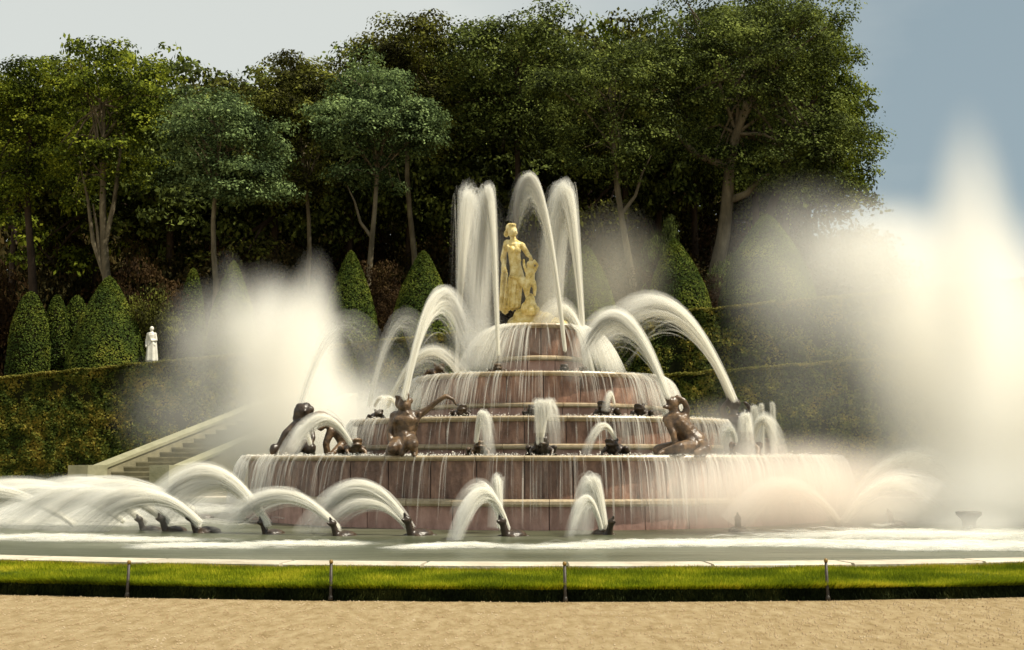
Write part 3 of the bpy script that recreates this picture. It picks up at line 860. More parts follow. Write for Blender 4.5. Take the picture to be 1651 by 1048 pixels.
# ---- top statue: standing draped woman, head turned down left, arm out to a child at her side
k = 1 / 76.0
def L_(px, py, y=0): return ((px - 845) * k, y, (497 - py) * k)
folds = []
for q_ in range(13):
    fx0 = 812 + q_ * 2.3
    yy = -.17 + .012 * ((q_ * 5) % 7)
    folds.append(('c', L_(fx0 + 3, 440 + (q_ * 7) % 9, yy + .03), L_(fx0 - 3 + (q_ % 3), 496, yy - .02), .016, .03))
lat = folds + [('b', L_(824, 371, -.02), (.115, .135, .145)), ('b', L_(820, 364, .04), (.12, .14, .11)), ('b', L_(813, 373, .09), (.07, .08, .08)), ('b', L_(824, 361, -.06), (.10, .09, .05)),
       ('c', L_(831, 372, -.13), L_(832, 376, -.165), .018, .024), ('b', L_(829, 379, -.12), (.03, .03, .016)), ('b', L_(826, 384, -.09), (.045, .05, .03)),
       ('c', L_(824, 378), L_(827, 389), .065, .085),
       ('c', L_(813, 390), L_(842, 394), .085, .08), ('c', L_(826, 392), L_(829, 425), .16, .14), ('c', L_(829, 425), L_(833, 452), .135, .19),
       ('b', L_(822, 402, -.13), (.075, .07, .075)), ('b', L_(834, 404, -.13), (.075, .07, .075)),
       ('c', L_(842, 394), L_(852, 410, -.1), .07, .058), ('c', L_(852, 410, -.1), L_(857, 416, -.24), .055, .04), ('b', L_(857, 420, -.28), (.05, .06, .06)),
       ('c', L_(813, 390), L_(806, 415, .05), .07, .058), ('c', L_(806, 415, .05), L_(812, 438, -.12), .055, .04),
       ('c', L_(838, 452, -.05), L_(846, 458, -.30), .135, .10), ('c', L_(846, 458, -.30), L_(852, 484, -.22), .085, .05), ('c', L_(852, 486, -.22), L_(865, 493, -.30), .05, .035),
       ('c', L_(828, 452), L_(822, 478), .15, .11), ('c', L_(822, 478), L_(824, 496), .10, .08),
       # drapery: folds falling left
       ('c', L_(811, 394, .08), L_(808, 430, .1), .05, .06), ('c', L_(808, 430, .1), L_(810, 470, .08), .06, .08), ('c', L_(810, 470, .08), L_(811, 500, .05), .08, .1),
       ('c', L_(820, 450, -.1), L_(818, 498, -.1), .05, .06), ('c', L_(829, 462, -.06), L_(832, 498, -.05), .045, .05),
       ('c', L_(820, 446, -.16), L_(846, 453, -.30), .04, .05), ('c', L_(806, 440, 0), L_(803, 498, 0), .04, .05), ('c', L_(815, 396, -.12), L_(838, 420, -.14), .035, .03)]
statue = empty('top_statue', (P(845, 497, CY).x, CY, P(845, 497, CY).z))
tag(statue, 'white marble statue of a standing draped woman crowning the fountain', 'statue')
link('figure', organic('figure', lat, .015, 1), M['statue'], statue, smooth=True).scale = (.9, .95, 1)
child = [('b', (0, 0, .63), (.085, .09, .10)), ('c', (0, 0, .58), (0, 0, .5), .04, .05), ('c', (-.08, 0, .5), (.08, 0, .5), .05, .05), ('c', (0, 0, .48), (0, .02, .28), .1, .1),
         ('c', (-.04, 0, .28), (-.06, -.05, .14), .07, .05), ('c', (-.06, -.05, .14), (-.05, 0, .0), .045, .035), ('c', (.05, 0, .28), (.08, -.06, .15), .07, .05), ('c', (.08, -.06, .15), (.09, 0, 0), .045, .035),
         ('c', (.09, 0, .5), (.14, -.06, .62), .035, .03), ('c', (.14, -.06, .62), (.06, -.08, .72), .03, .025), ('c', (-.09, 0, .5), (-.15, -.05, .6), .035, .03), ('c', (-.15, -.05, .6), (-.16, -.06, .72), .03, .025)]
cm = organic('child_figure', child, .016)
pc_ = P(855, 497, CY - .3)
place('child_statue', cm, M['statue'], (pc_.x, CY - .32, pc_.z + .28), .3, 1.02, 'small marble child reaching up at the white woman’s right side', 'statue')
# ledge of rock for the child
place('statue_rock', organic('child_rock', [('b', (0, 0, .0), (.12, .12, .26)), ('b', (.09, .04, -.12), (.13, .13, .12)), ('b', (-.09, .06, -.08), (.12, .12, .16)), ('b', (.03, -.08, -.14), (.1, .1, .12))], .03), M['statue'], (pc_.x, CY - .3, pc_.z + .08), 0, 1.0, 'smaller pale rock block under the marble child', 'rock')

# ---- kneeling man, left front (dark lead)
q = 1 / 97.0
def K_(px, py, y=0, ox=650): return ((px - ox) * q, y, (741 - py) * q)
man = [('b', K_(650, 660, -.06), (.115, .13, .13)), ('c', K_(648, 652, -.1), K_(655, 643, -.16), .07, .05), ('c', K_(645, 650, .02), K_(636, 645, .0), .05, .03), ('b', K_(641, 655, .06), (.08, .09, .11)),
       ('b', K_(658, 652, -.02), (.06, .07, .06)),
       ('c', K_(650, 666), K_(651, 675), .08, .10),
       ('c', K_(634, 677), K_(668, 677), .10, .10), ('c', K_(651, 680), K_(653, 700), .21, .19), ('c', K_(653, 700), K_(650, 718), .18, .2),
       ('b', K_(642, 683, -.13), (.10, .07, .08)), ('b', K_(660, 683, -.13), (.10, .07, .08)),
       ('c', K_(634, 678), K_(627, 700, -.08), .075, .065), ('c', K_(627, 700, -.08), K_(630, 722, -.2), .06, .045), ('b', K_(631, 727, -.22), (.05, .05, .05)),
       ('c', K_(669, 676), K_(684, 668, -.05), .075, .06), ('c', K_(684, 668, -.05), K_(700, 655, -.1), .055, .045), ('c', K_(700, 655, -.1), K_(716, 645, -.12), .045, .04), ('c', K_(716, 645, -.12), K_(727, 650, -.12), .038, .03), ('c', K_(727, 650, -.12), K_(733, 660, -.12), .03, .018),
       ('c', K_(669, 678, -.05), K_(671, 692, -.1), .04, .025), ('c', K_(671, 692, -.1), K_(675, 672, -.1), .025, .03),
       # thighs and shins, kneeling
       ('c', K_(643, 716), K_(634, 728, -.32), .14, .10), ('c', K_(634, 730, -.30), K_(634, 736, .15), .085, .06), ('c', K_(634, 737, .15), K_(634, 739, .3), .05, .035),
       ('c', K_(658, 716), K_(666, 722, -.34), .14, .10), ('c', K_(666, 722, -.34), K_(668, 737, -.18), .085, .055), ('c', K_(668, 738, -.2), K_(669, 739, -.34), .05, .035),
       ('c', K_(640, 712, .1), K_(630, 738, .12), .13, .14), ('c', K_(653, 705, -.17), K_(648, 736, -.24), .05, .06), ('c', K_(636, 705, .05), K_(632, 736, .0), .07, .08)]
fl = P(650, 741, 20.4)
place('kneeling_figure', organic('kneeling_figure', man, .02), M['bronze'], (fl.x, 20.6, TZ[0] - .02), 0, 1.02, 'dark frog-headed man kneeling on the lowest ledge with one arm stretched right', 'statue')

# ---- seated figure, right front
def R_(px, py, y=0): return K_(px, py, y, 1100)
sit = [('b', R_(1089, 657), (.11, .11, .13)), ('c', R_(1084, 654, -.05), R_(1076, 641, -.1), .055, .035), ('c', R_(1082, 662, -.06), R_(1074, 662, -.1), .045, .03), ('b', R_(1096, 652, .03), (.09, .09, .08)),
       ('c', R_(1092, 664), R_(1092, 678), .085, .11),
       ('c', R_(1081, 681), R_(1108, 680), .10, .10), ('c', R_(1094, 684), R_(1110, 702), .19, .18), ('c', R_(1110, 702), R_(1124, 718), .17, .2),
       ('c', R_(1081, 683, -.05), R_(1088, 706, -.15), .078, .062), ('c', R_(1088, 706, -.15), R_(1091, 732, -.2), .058, .042), ('c', R_(1091, 734, -.2), R_(1086, 738, -.26), .045, .03),
       ('c', R_(1107, 680), R_(1112, 664, .0), .075, .06), ('c', R_(1112, 664), R_(1107, 652, -.04), .055, .045), ('c', R_(1107, 652, -.04), R_(1096, 645, -.02), .045, .035),
       ('b', R_(1126, 722), (.20, .2, .17)), ('c', R_(1120, 724, -.1), R_(1092, 727, -.42), .13, .10), ('c', R_(1092, 727, -.42), R_(1070, 733, -.3), .085, .055), ('c', R_(1070, 733, -.3), R_(1062, 736, -.42), .05, .035),
       ('c', R_(1130, 724, 0), R_(1137, 728, -.35), .13, .1), ('c', R_(1137, 728, -.35), R_(1118, 735, -.45), .08, .05), ('c', R_(1100, 725, .1), R_(1064, 731, .05), .12, .1),
       ('c', R_(1108, 690, .1), R_(1135, 728, .1), .08, .12), ('c', R_(1112, 715, -.18), R_(1132, 712, -.12), .04, .05)]
fr = P(1100, 741, 20.4)
place('seated_figure', organic('seated_figure', sit, .02), M['bronze'], (fr.x, 20.65, TZ[0] - .02), 0, 1.02, 'bronze-brown figure seated on the lowest ledge at right, leaning on a straight arm', 'statue')

# ---- group at the left end of the lowest tier
q2 = 1 / 80.0
def G_(px, py, y=0, ox=485): return ((px - ox) * q2, y, (741 - py) * q2)
g1 = [('b', G_(488, 669), (.15, .15, .16)), ('b', G_(479, 672, .04), (.09, .1, .15)), ('b', G_(482, 662, 0), (.09, .09, .07)), ('b', G_(492, 660, .03), (.08, .1, .06)), ('b', G_(499, 667, .02), (.07, .09, .08)), ('b', G_(490, 670, -.13), (.03, .05, .035)), ('b', G_(476, 680, .06), (.07, .08, .08)), ('b', G_(500, 676, .05), (.06, .07, .07)),
      ('c', G_(488, 676), G_(487, 688), .09, .10), ('c', G_(474, 692), G_(498, 690), .10, .09), ('c', G_(485, 695), G_(480, 720), .19, .2),
      ('c', G_(474, 692), G_(460, 705, -.1), .085, .07), ('c', G_(460, 705, -.1), G_(449, 728, -.15), .065, .05), ('b', G_(444, 730, -.15), (.09, .1, .13)),
      ('c', G_(498, 692), G_(503, 712, -.2), .075, .06), ('c', G_(503, 712, -.2), G_(497, 728, -.3), .055, .045),
      ('c', G_(478, 720), G_(470, 730, -.4), .16, .12), ('c', G_(470, 730, -.4), G_(462, 737, -.1), .1, .07), ('c', G_(488, 722), G_(500, 728, -.4), .15, .12), ('c', G_(500, 728, -.4), G_(502, 738, -.1), .1, .07),
      ('c', G_(470, 700, .15), G_(466, 738, .1), .14, .2)]
gl = P(485, 741, 24.0)
place('crouching_figure', organic('crouching_figure', g1, .024), M['darkbronze'], (gl.x, 24.0, TZ[0] - .02), .15, 1.0, 'dark thick-haired man crouching at the left end of the lowest ledge', 'statue')
g2 = [('b', G_(516, 676, 0, 525), (.17, .14, .1)), ('c', G_(508, 682, 0, 525), G_(500, 700, -.1, 525), .10, .06), ('c', G_(500, 700, -.1, 525), G_(496, 738, -.1, 525), .06, .05),
      ('c', G_(520, 680, 0, 525), G_(540, 692, 0, 525), .14, .15), ('c', G_(540, 692, 0, 525), G_(552, 712, 0, 525), .15, .13), ('c', G_(552, 712, 0, 525), G_(556, 738, 0, 525), .12, .1),
      ('c', G_(523, 688, -.15, 525), G_(521, 696, -.25, 525), .09, .07), ('c', G_(530, 690, -.2, 525), G_(518, 697, -.3, 525), .06, .04),
      ('c', G_(535, 700, -.1, 525), G_(528, 720, -.15, 525), .09, .07), ('c', G_(528, 720, -.15, 525), G_(531, 740, -.1, 525), .07, .07), ('c', G_(550, 725, -.1, 525), G_(538, 738, -.3, 525), .09, .06)]
gm = P(525, 741, 24.3)
place('crouching_figure', organic('crouching_figure', g2, .024), M['bronze'], (gm.x, 24.2, TZ[0] - .02), 0, 1.0, 'reptile-like figure on all fours arching its back beside the thick-haired man', 'statue')
# ---- seated man at the back right, half hidden behind spray
g3 = [('b', G_(1186, 655, 0, 1188), (.15, .14, .13)), ('c', G_(1180, 650, 0, 1188), G_(1177, 644, -.05, 1188), .06, .04), ('c', G_(1186, 663, 0, 1188), G_(1188, 676, 0, 1188), .08, .1), ('c', G_(1172, 680, 0, 1188), G_(1204, 680, 0, 1188), .1, .1),
      ('c', G_(1188, 684, 0, 1188), G_(1190, 715, 0, 1188), .2, .2), ('c', G_(1172, 681, 0, 1188), G_(1168, 662, -.05, 1188), .075, .06), ('c', G_(1168, 662, -.05, 1188), G_(1176, 650, -.1, 1188), .055, .04),
      ('c', G_(1204, 681, 0, 1188), G_(1213, 664, -.05, 1188), .075, .06), ('c', G_(1213, 664, -.05, 1188), G_(1203, 654, -.1, 1188), .055, .04),
      ('c', G_(1180, 716, 0, 1188), G_(1170, 728, -.4, 1188), .15, .11), ('c', G_(1170, 728, -.4, 1188), G_(1172, 739, -.1, 1188), .1, .07), ('c', G_(1196, 716, 0, 1188), G_(1206, 728, -.4, 1188), .15, .11), ('c', G_(1206, 728, -.4, 1188), G_(1204, 739, -.1, 1188), .1, .07)]
gr_ = P(1188, 741, 24.6)
place('seated_figure', organic('seated_figure', g3, .026), M['darkbronze'], (gr_.x, 24.7, TZ[0] - .02), 0, 1.0, 'dark man with raised arms veiled by spray at the right end of the lowest ledge', 'statue')

# ---- frogs
frog = organic('frog', [('b', (0, .05, .13), (.15, .2, .12)), ('b', (0, -.1, .22), (.14, .13, .09), -.5, 'X'), ('b', (0, -.19, .28), (.11, .07, .035), -.9, 'X'), ('b', (0, -.17, .2), (.10, .08, .03), -.3, 'X'),
      ('b', (-.075, -.05, .31), (.04, .04, .04)), ('b', (.075, -.05, .31), (.04, .04, .04)),
      ('c', (-.1, -.08, .15), (-.19, -.14, .1), .045, .035), ('c', (-.19, -.14, .1), (-.16, -.22, .01), .035, .03), ('c', (.1, -.08, .15), (.19, -.14, .1), .045, .035), ('c', (.19, -.14, .1), (.16, -.22, .01), .035, .03),
      ('c', (-.1, .18, .1), (-.23, .02, .15), .075, .055), ('c', (-.23, .02, .15), (-.2, .2, .04), .05, .035), ('c', (-.2, .2, .03), (-.28, .05, .015), .03, .025),
      ('c', (.1, .18, .1), (.23, .02, .15), .075, .055), ('c', (.23, .02, .15), (.2, .2, .04), .05, .035), ('c', (.2, .2, .03), (.28, .05, .015), .03, .025)], .016)
frog.materials.append(M['bronze'])
frog_d = frog.copy(); frog_d.materials.clear(); frog_d.materials.append(M['darkbronze'])
turtle = organic('turtle', [('b', (0, .12, .05), (.19, .24, .11)), ('b', (0, .12, .0), (.22, .27, .05)), ('c', (0, -.06, .08), (0, -.12, .24), .07, .055), ('b', (0, -.14, .29), (.065, .08, .07)),
      ('c', (0, -.17, .31), (0, -.2, .40), .04, .02), ('c', (0, -.19, .27), (0, -.25, .30), .035, .02),
      ('c', (-.14, -.04, .03), (-.25, -.14, -.02), .05, .035), ('c', (.14, -.04, .03), (.25, -.14, -.02), .05, .035), ('c', (-.14, .3, .02), (-.22, .4, -.02), .05, .03), ('c', (.14, .3, .02), (.22, .4, -.02), .05, .03), ('c', (0, .33, .02), (0, .46, .0), .035, .015)], .016)
turtle.materials.append(M['darkbronze'])

def beast(me, name, px, py, Y, z, rz, s, label, group, dark=False):
    x = P(px, py, Y).x
    if dark: me = frog_d
    return place(name, me, None, (x, Y, z), rz, s, label, 'statue', group)
FG = 'frogs on the fountain ledges'
# on the lowest ledge
beast(frog, 'frog_statue', 568, 730, 23.4, TZ[0] - .01, .6, 1.05, 'frog on the lowest ledge right of the arched reptile figure', FG)
beast(frog, 'frog_statue', 772, 735, 21.2, TZ[0] - .01, .2, .8, 'frog on the lowest ledge spouting left of the central frog', FG)
beast(frog, 'frog_statue', 873, 735, 20.9, TZ[0] - .01, 0, .98, 'wide-legged frog at the centre of the lowest ledge under the fan-shaped jet', FG, True)
beast(frog, 'frog_statue', 992, 735, 21.0, TZ[0] - .01, -.7, .9, 'frog on the lowest ledge with a small arching jet, left of the seated figure', FG, True)
beast(frog, 'frog_statue', 1203, 738, 22.2, TZ[0] - .01, -.1, (1.1, 1.1, 1.35), 'tall frog among upright spouts right of the seated figure', FG)
beast(frog, 'frog_statue', 1240, 738, 23.6, TZ[0] - .01, -.5, 1.05, 'frog at the far right end of the lowest ledge, veiled by spouts', FG)
# second ledge
beast(frog, 'frog_statue', 607, 660, 25.3, TZ[1] - .01, .7, .75, 'small frog at the left end of the second ledge', FG, True)
beast(frog, 'frog_statue', 743, 660, 23.0, TZ[1] - .01, .3, .75, 'dark frog on the second ledge by the kneeling man’s hand', FG, True)
beast(frog, 'frog_statue', 858, 660, 22.9, TZ[1] - .01, 0, .7, 'dark frog on the second ledge just above the central fan jet', FG, True)
beast(frog, 'frog_statue', 978, 660, 23.0, TZ[1] - .01, -.6, .95, 'frog on the second ledge, left of the pair at right', FG, True)
beast(frog, 'frog_statue', 1034, 660, 23.5, TZ[1] - .01, -.5, .85, 'frog on the second ledge, nearest its right end', FG, True)
# third ledge
beast(frog, 'frog_statue', 703, 600, 25.4, TZ[2] - .01, .8, .9, 'pale wet frog at the left end of the third ledge', FG)
beast(frog, 'frog_statue', 802, 590, 24.7, TZ[2] - .01, .1, .72, 'frog at the left foot of the top tier, under the narrow tall jet', FG)
beast(frog, 'frog_statue', 910, 590, 24.8, TZ[2] - .01, -.1, .72, 'frog at the right foot of the top tier, under the highest arched jet', FG, True)
beast(frog, 'frog_statue', 942, 592, 25.4, TZ[2] - .01, -.5, .7, 'frog on the third ledge right of the top tier under the rightmost tall jet', FG)
# turtles in the basin
TG = 'turtles spouting in the basin'
tts = [(235, 850, 20.2, .9, .75, 'turtle furthest left in the basin'), (272, 853, 19.8, .9, .85, 'turtle second from the left in the basin'), (323, 853, 19.4, .9, .95, 'turtle third from the left in the basin, below the dark far one'),
       (320, 828, 24.0, .8, .9, 'turtle seen just above the third one, further back'), (433, 855, 19.1, 1.0, .78, 'turtle left of the lowest tier’s left corner'), (547, 861, 18.6, 1.0, .82, 'turtle under the left end of the lowest tier'),
       (668, 860, 18.7, 1.1, .98, 'turtle below the kneeling man, with the widest double jet'), (820, 863, 18.5, 1.1, .95, 'turtle near the centre of the basin below the second tier frog'), (978, 858, 18.9, .6, .85, 'turtle in the basin under the upright jet right of centre'),
       (1190, 852, 19.6, -.2, .9, 'turtle at right below the seated figure'), (1357, 850, 19.9, .8, .95, 'turtle at the right end of the lowest tier'), (1441, 838, 21.5, -.9, .85, 'faint turtle furthest right, inside the spray')]
for (px, py, Y, rz, s, lb) in tts:
    beast(turtle, 'turtle_statue', px, py, Y, WZ - .05, rz - 1.9 if rz > .7 else rz, s, 'dark ' + lb, TG)

# ---- urn nozzle in the right
ut = lathe([(.0, -.1), (.13, -.1), (.14, .02), (.105, .06), (.10, .16), (.13, .22), (.19, .27), (.20, .32), (.15, .33), (.12, .30), (0, .29)], 20)
pu = P(1563, 857, 19.4)
urn = link('jet_nozzle', ut, M['darkbronze'], None, (pu.x, 19.4, WZ), smooth=True)
urn.scale = (1.0, 1.0, 1.0)
tag(urn, 'small flared urn-shaped nozzle in the water under the tallest spray at far right', 'nozzle')

# ---- white marble statue on the left, by the hedge
wz = P(243, 588, 47.6)
ws = empty('garden_statue', (wz.x, 47.6, wz.z - .35))
tag(ws, 'small white draped standing statue at the end of the topiary cones', 'statue')
m_ = 1 / 41.5
bw = [('b', (0, 0, 1.33), (.085, .1, .115)), ('c', (0, 0, 1.25), (0, 0, 1.18), .05, .06), ('c', (-.13, 0, 1.13), (.13, 0, 1.13), .075, .075), ('c', (0, 0, 1.1), (0, 0, .8), .15, .14),
      ('c', (0, 0, .8), (-.02, 0, .08), .16, .2), ('c', (.14, 0, 1.12), (.2, -.04, .88), .055, .05), ('c', (.2, -.04, .88), (.05, -.18, .86), .045, .035), ('c', (-.14, 0, 1.12), (-.2, 0, .85), .055, .05), ('c', (-.2, 0, .85), (-.17, -.1, .62), .045, .04),
      ('c', (.08, -.1, .75), (.1, -.12, .08), .06, .08), ('c', (-.07, -.12, .7), (-.08, -.14, .08), .05, .07), ('c', (.15, 0, .9), (.2, .02, .1), .05, .08), ('c', (-.05, -.1, 1.05), (.12, -.1, .7), .05, .06)]
link('figure', organic('figure', bw, .02), M['marble_statue'], ws, (0, 0, .42), smooth=True)
pb = lathe([(0, 0), (.24, 0), (.24, .08), (.2, .1), (.2, .34), (.24, .37), (.24, .43), (0, .43)], 4)
link('pedestal', pb, M['marble_statue'], ws, (0, 0, 0), PI / 4)

# ------------------------------------------------------------------ posts on the lawn edge
for (pt, pbm, py0, py1, lb) in ((209, 205, 903, 961, 'leftmost short dark iron post on the lawn edge'), (534, 533, 902, 967, 'short dark iron post left of centre on the lawn edge, second from the left'),
                           (909.5, 911.5, 905, 969, 'short dark iron post on the lawn edge below the centre of the fountain'), (1330, 1335, 900, 964, 'rightmost short dark iron post on the lawn edge')):
    tt_ = None
    base = P(pbm, py1, 11.0)
    # depth from the lawn's outer ellipse
    for _ in range(6):
        Yb = CY - (GB1 + .03) * math.sqrt(max(0, 1 - ((base.x - CX) / (GA1 + .03)) ** 2)); base = P(pbm, py1, Yb)
    topp = P(pt, py0, Yb)
    h = topp.z
    root = empty('lawn_post', (base.x, Yb, 0))
    root.rotation_euler = (0, math.atan2(topp.x - base.x, h) * .6, 0)
    tag(root, lb, 'post', 'short posts along the lawn edge')
    link('shaft', lathe([(.0, -.03), (.017, -.03), (.016, .05), (.0135, h - .035), (0, h - .035)], 10), M['post'], root, smooth=True)
    link('cap', lathe([(0, h - .036), (.016, h - .036), (.019, h - .022), (.016, h - .006), (0, h)], 10), M['postcap'], root, smooth=True)
    link('foot', lathe([(.0, .0), (.026, .0), (.022, .03), (.0175, .05), (0, .05)], 10), M['post'], root, smooth=True)

# ------------------------------------------------------------------ water jets
def streaks(Pt, D, Ln, Wd_):
    n_ = len(Pt)
    r_ = rng.normal(size=(n_, 3)); s_ = unit(np.cross(D, r_))
    Ln = Ln * (.6 + .8 * rng.random(n_))[:, None]
    V = np.empty((n_, 3, 3))
    V[:, 0] = Pt - D * Ln / 2 - s_ * Wd_ / 2; V[:, 1] = Pt - D * Ln / 2 + s_ * Wd_ / 2; V[:, 2] = Pt + D * Ln / 2
    return V

def filaments(name, C_, width, cover):
    """C_ (n, m, 3) centre lines, width (n, m), cover (n, m): thin ribbons of running water"""
    n_, m_, _ = C_.shape
    T_ = np.gradient(C_, axis=1); T_ /= (np.linalg.norm(T_, axis=2)[:, :, None] + 1e-9)
    r_ = rng.normal(size=(n_, 1, 3)) * np.ones((1, m_, 1))
    s_ = np.cross(T_, r_); s_ /= (np.linalg.norm(s_, axis=2)[:, :, None] + 1e-9)
    V = np.empty((n_, m_, 2, 3)); V[:, :, 0] = C_ - s_ * width[:, :, None] / 2; V[:, :, 1] = C_ + s_ * width[:, :, None] / 2
    idx = np.arange(n_ * m_ * 2).reshape(n_, m_, 2)
    F = np.stack([idx[:, :-1, 0], idx[:, :-1, 1], idx[:, 1:, 1], idx[:, 1:, 0]], -1).reshape(-1)
    me = bpy.data.meshes.new(name)
    me.vertices.add(n_ * m_ * 2); me.vertices.foreach_set('co', V.astype(np.float32).ravel())
    me.loops.add(len(F)); me.loops.foreach_set('vertex_index', F.astype(np.int32))
    me.polygons.add(len(F) // 4); me.polygons.foreach_set('loop_start', np.arange(0, len(F), 4, dtype=np.int32))
    a = me.attributes.new('cover', 'FLOAT', 'POINT')
    a.data.foreach_set('value', np.repeat(cover.astype(np.float32).ravel(), 2))
    me.update()
    return me

VJ = {}
def jetmat(dens, fade):
    key = (round(dens, 2), fade)
    if key not in VJ: VJ[key] = vol_mat('jet_mist', dens, 'jet', fade)
    return VJ[key]

JG = 'water jets of the fountain'
G = 9.8
def jet(S_, A_, down, dY, n_, s0, s1, label, dens=1.2, fade=.75, w=.0052, fan=0.0, ln=.12, group=JG, name='water_jet', vr=2.0, lift=.035, side=0.0, soft=1.0):
    """S_: (px, py, Y) mouth; A_: (px, py) apex; down: metres of fall below the apex; dY depth travelled at the end"""
    S3 = P(*S_)
    A3 = P(A_[0], A_[1], S_[2] + dY * .5)
    up = max(.05, A3.z - S3.z)
    tu = math.sqrt(2 * up / G); td = math.sqrt(2 * down / G); T = tu + td
    vx = (A3.x - S3.x) / tu; vy = (A3.y - S3.y) / tu; vz = G * tu
    root = empty(name, S3)
    tag(root, label, 'water jet', group)
    nf = int(n_ / 16); m_ = 12
    ta = np.where(rng.random(nf) < .6, 0, rng.random(nf) * .45) * T
    tb = T * np.clip(.45 + .55 * rng.random(nf) ** .8, 0, 1)
    t = ta[:, None] + (tb - ta)[:, None] * np.linspace(0, 1, m_)[None]
    f = t / T
    qx = (1 + rng.normal(size=nf) * lift)[:, None]; qz = (1 - np.abs(rng.normal(size=nf)) * lift * 1.5)[:, None]
    sx = (rng.normal(size=nf) * side)[:, None]; sy = (rng.normal(size=nf) * side)[:, None]
    e0 = rng.normal(size=(nf, 1, 3)) * s0; e1 = rng.normal(size=(nf, 1, 3)) * s1 * .9
    fx_ = ((rng.random(nf) - .5) * fan)[:, None]
    C_ = np.stack([vx * t * qx + sx * t + fx_ * f, vy * t * qx + sy * t, vz * t * qz - G / 2 * t * t], -1) + e0 + e1 * (f ** 1.3)[:, :, None]
    u = np.linspace(0, 1, m_)[None]
    ends = np.where(ta[:, None] > 0, np.clip(u * 4, 0, 1), 1) * np.clip((1 - u) * 1.5, 0, 1)
    wid = w * 3.3 * (.5 + rng.random(nf))[:, None] * (1 + 1.6 * f)
    cov = .33 * soft * ends * (1 - .85 * fade * f)
    link('stream', filaments('stream', C_, wid, cov), M['silk'], root)
    dens *= .8
    if dens > 0:
        # soft mist hull round the stream
        az_ = math.atan2(vy, vx); L = max(.3, math.hypot(vx, vy) * T)
        path = []
        for i in range(15):
            tt = T * i / 14; f = i / 14
            path.append((Vector((vx * tt, vy * tt, vz * tt - G / 2 * tt * tt)), (s0 + (s1 - s0) * f) * vr + .012))
        me = tube_mesh('mist', path and [path], 10)
        bmx = bmesh.new(); bmx.from_mesh(me); bmesh.ops.holes_fill(bmx, edges=bmx.edges); bmesh.ops.recalc_face_normals(bmx, faces=bmx.faces); bmx.to_mesh(me); bmx.free()
        mt = Matrix.Rotation(-az_, 4, 'Z'); mt = Matrix.Diagonal((1 / L, 1 / L, 1 / L, 1)) @ mt
        me.transform(mt)
        o = link('mist', me, jetmat(dens, fade), root, smooth=True)
        o.scale = (L, L, L); o.rotation_euler = (0, 0, az_)
    return root

# tall jets round the statue
jet((803, 572, 24.6), (787, 300), 3.3, .6, 15000, .015, .12, 'narrow tall jet just left of the white statue', dens=2.0, fade=.6, side=.035, soft=.75)
jet((736, 600, 25.2), (756, 303), 3.6, 1.0, 16000, .012, .20, 'tall broad jet furthest left of the four around the statue', dens=1.2, fade=.4, side=.07, w=.0045, soft=.55)
jet((911, 565, 24.7), (852, 279), 1.0, .3, 15000, .014, .045, 'highest arched jet leaning over the white statue from the right', dens=2.2, fade=.75, lift=.028)
jet((943, 588, 25.3), (909, 297), 3.4, .5, 17000, .015, .17, 'rightmost tall jet beside the white statue', dens=2.0, fade=.6, side=.05)
# arching jets from figures on the lowest ledge
jet((652, 642, 20.4), (718, 467), 1.3, 2.0, 13000, .02, .085, 'arching jet from the kneeling man’s mouth', dens=2.8, fade=.93)
jet((1077, 640, 20.5), (985, 505), 1.1, 2.2, 13000, .02, .11, 'arching jet from the seated figure at right', dens=2.8, fade=.93)
jet((1182, 645, 24.6), (1052, 480), 1.0, -1.2, 13000, .03, .12, 'highest outer arching jet at right, from the veiled man', dens=2.8, fade=.9)
jet((484, 655, 24.2), (560, 516), 1.4, 1.0, 2200, .03, .22, 'faint arching jet at left from the thick-haired man', dens=.5, fade=.8, soft=.25, w=.0045)
jet((595, 655, 27.5), (652, 512), 1.2, -.5, 2600, .03, .2, 'faint arching jet behind the kneeling man', dens=.5, fade=.7, soft=.3, w=.0045)
jet((625, 655, 24.6), (700, 560), 1.2, -.2, 2400, .02, .08, 'pale low arch crossing the left end of the third ledge', dens=1.5, fade=.6)
jet((955, 600, 25.2), (905, 492), 1.0, .1, 5000, .02, .16, 'veil-like arch falling right of the top tier', dens=1.2, fade=.5)
# small jets on ledges
jet((873, 716, 20.7), (884, 645), .75, -.3, 4500, .012, .05, 'fan-shaped jet rising from the central frog', dens=2.2, fade=.5, fan=.35)
jet((868, 716, 20.7), (870, 645), .55, -.2, 3500, .012, .06, 'left half of the fan-shaped central jet', dens=2.0, fade=.4, fan=.25)
jet((768, 712, 21.0), (778, 664), .75, -.2, 5500, .015, .05, 'upright jet from the frog left of the central frog', dens=3.0, fade=.4, fan=.15)
jet((992, 708, 20.9), (972, 684), .5, -.2, 3500, .012, .04, 'small arch from the frog left of the seated figure', dens=2.5, fade=.4)
jet((990, 650, 22.9), (984, 633), .35, -.2, 2500, .01, .04, 'tiny arch in front of the second ledge frog at right', dens=2.5, fade=.3)
jet((566, 716, 23.2), (520, 672), .95, -.4, 6500, .02, .10, 'arch from the frog at left towards the reptile figure', dens=2.6, fade=.5)
jet((500, 716, 23.4), (488, 690), .4, -.2, 2500, .02, .06, 'short spout before the thick-haired man', dens=2.0, fade=.3)
jet((1205, 708, 22.0), (1203, 668), .9, -.1, 4500, .02, .09, 'spout rising from the tall frog at right', dens=2.5, fade=.3, fan=.2)
jet((1212, 716, 22.2), (1232, 672), .8, -.1, 4500, .02, .08, 'spout leaning right of the tall frog', dens=2.0, fade=.3)
jet((1230, 735, 22.8), (1228, 650), 1.1, 0, 2600, .012, .035, 'first thin upright spout at the right end', dens=2.0, fade=.2)
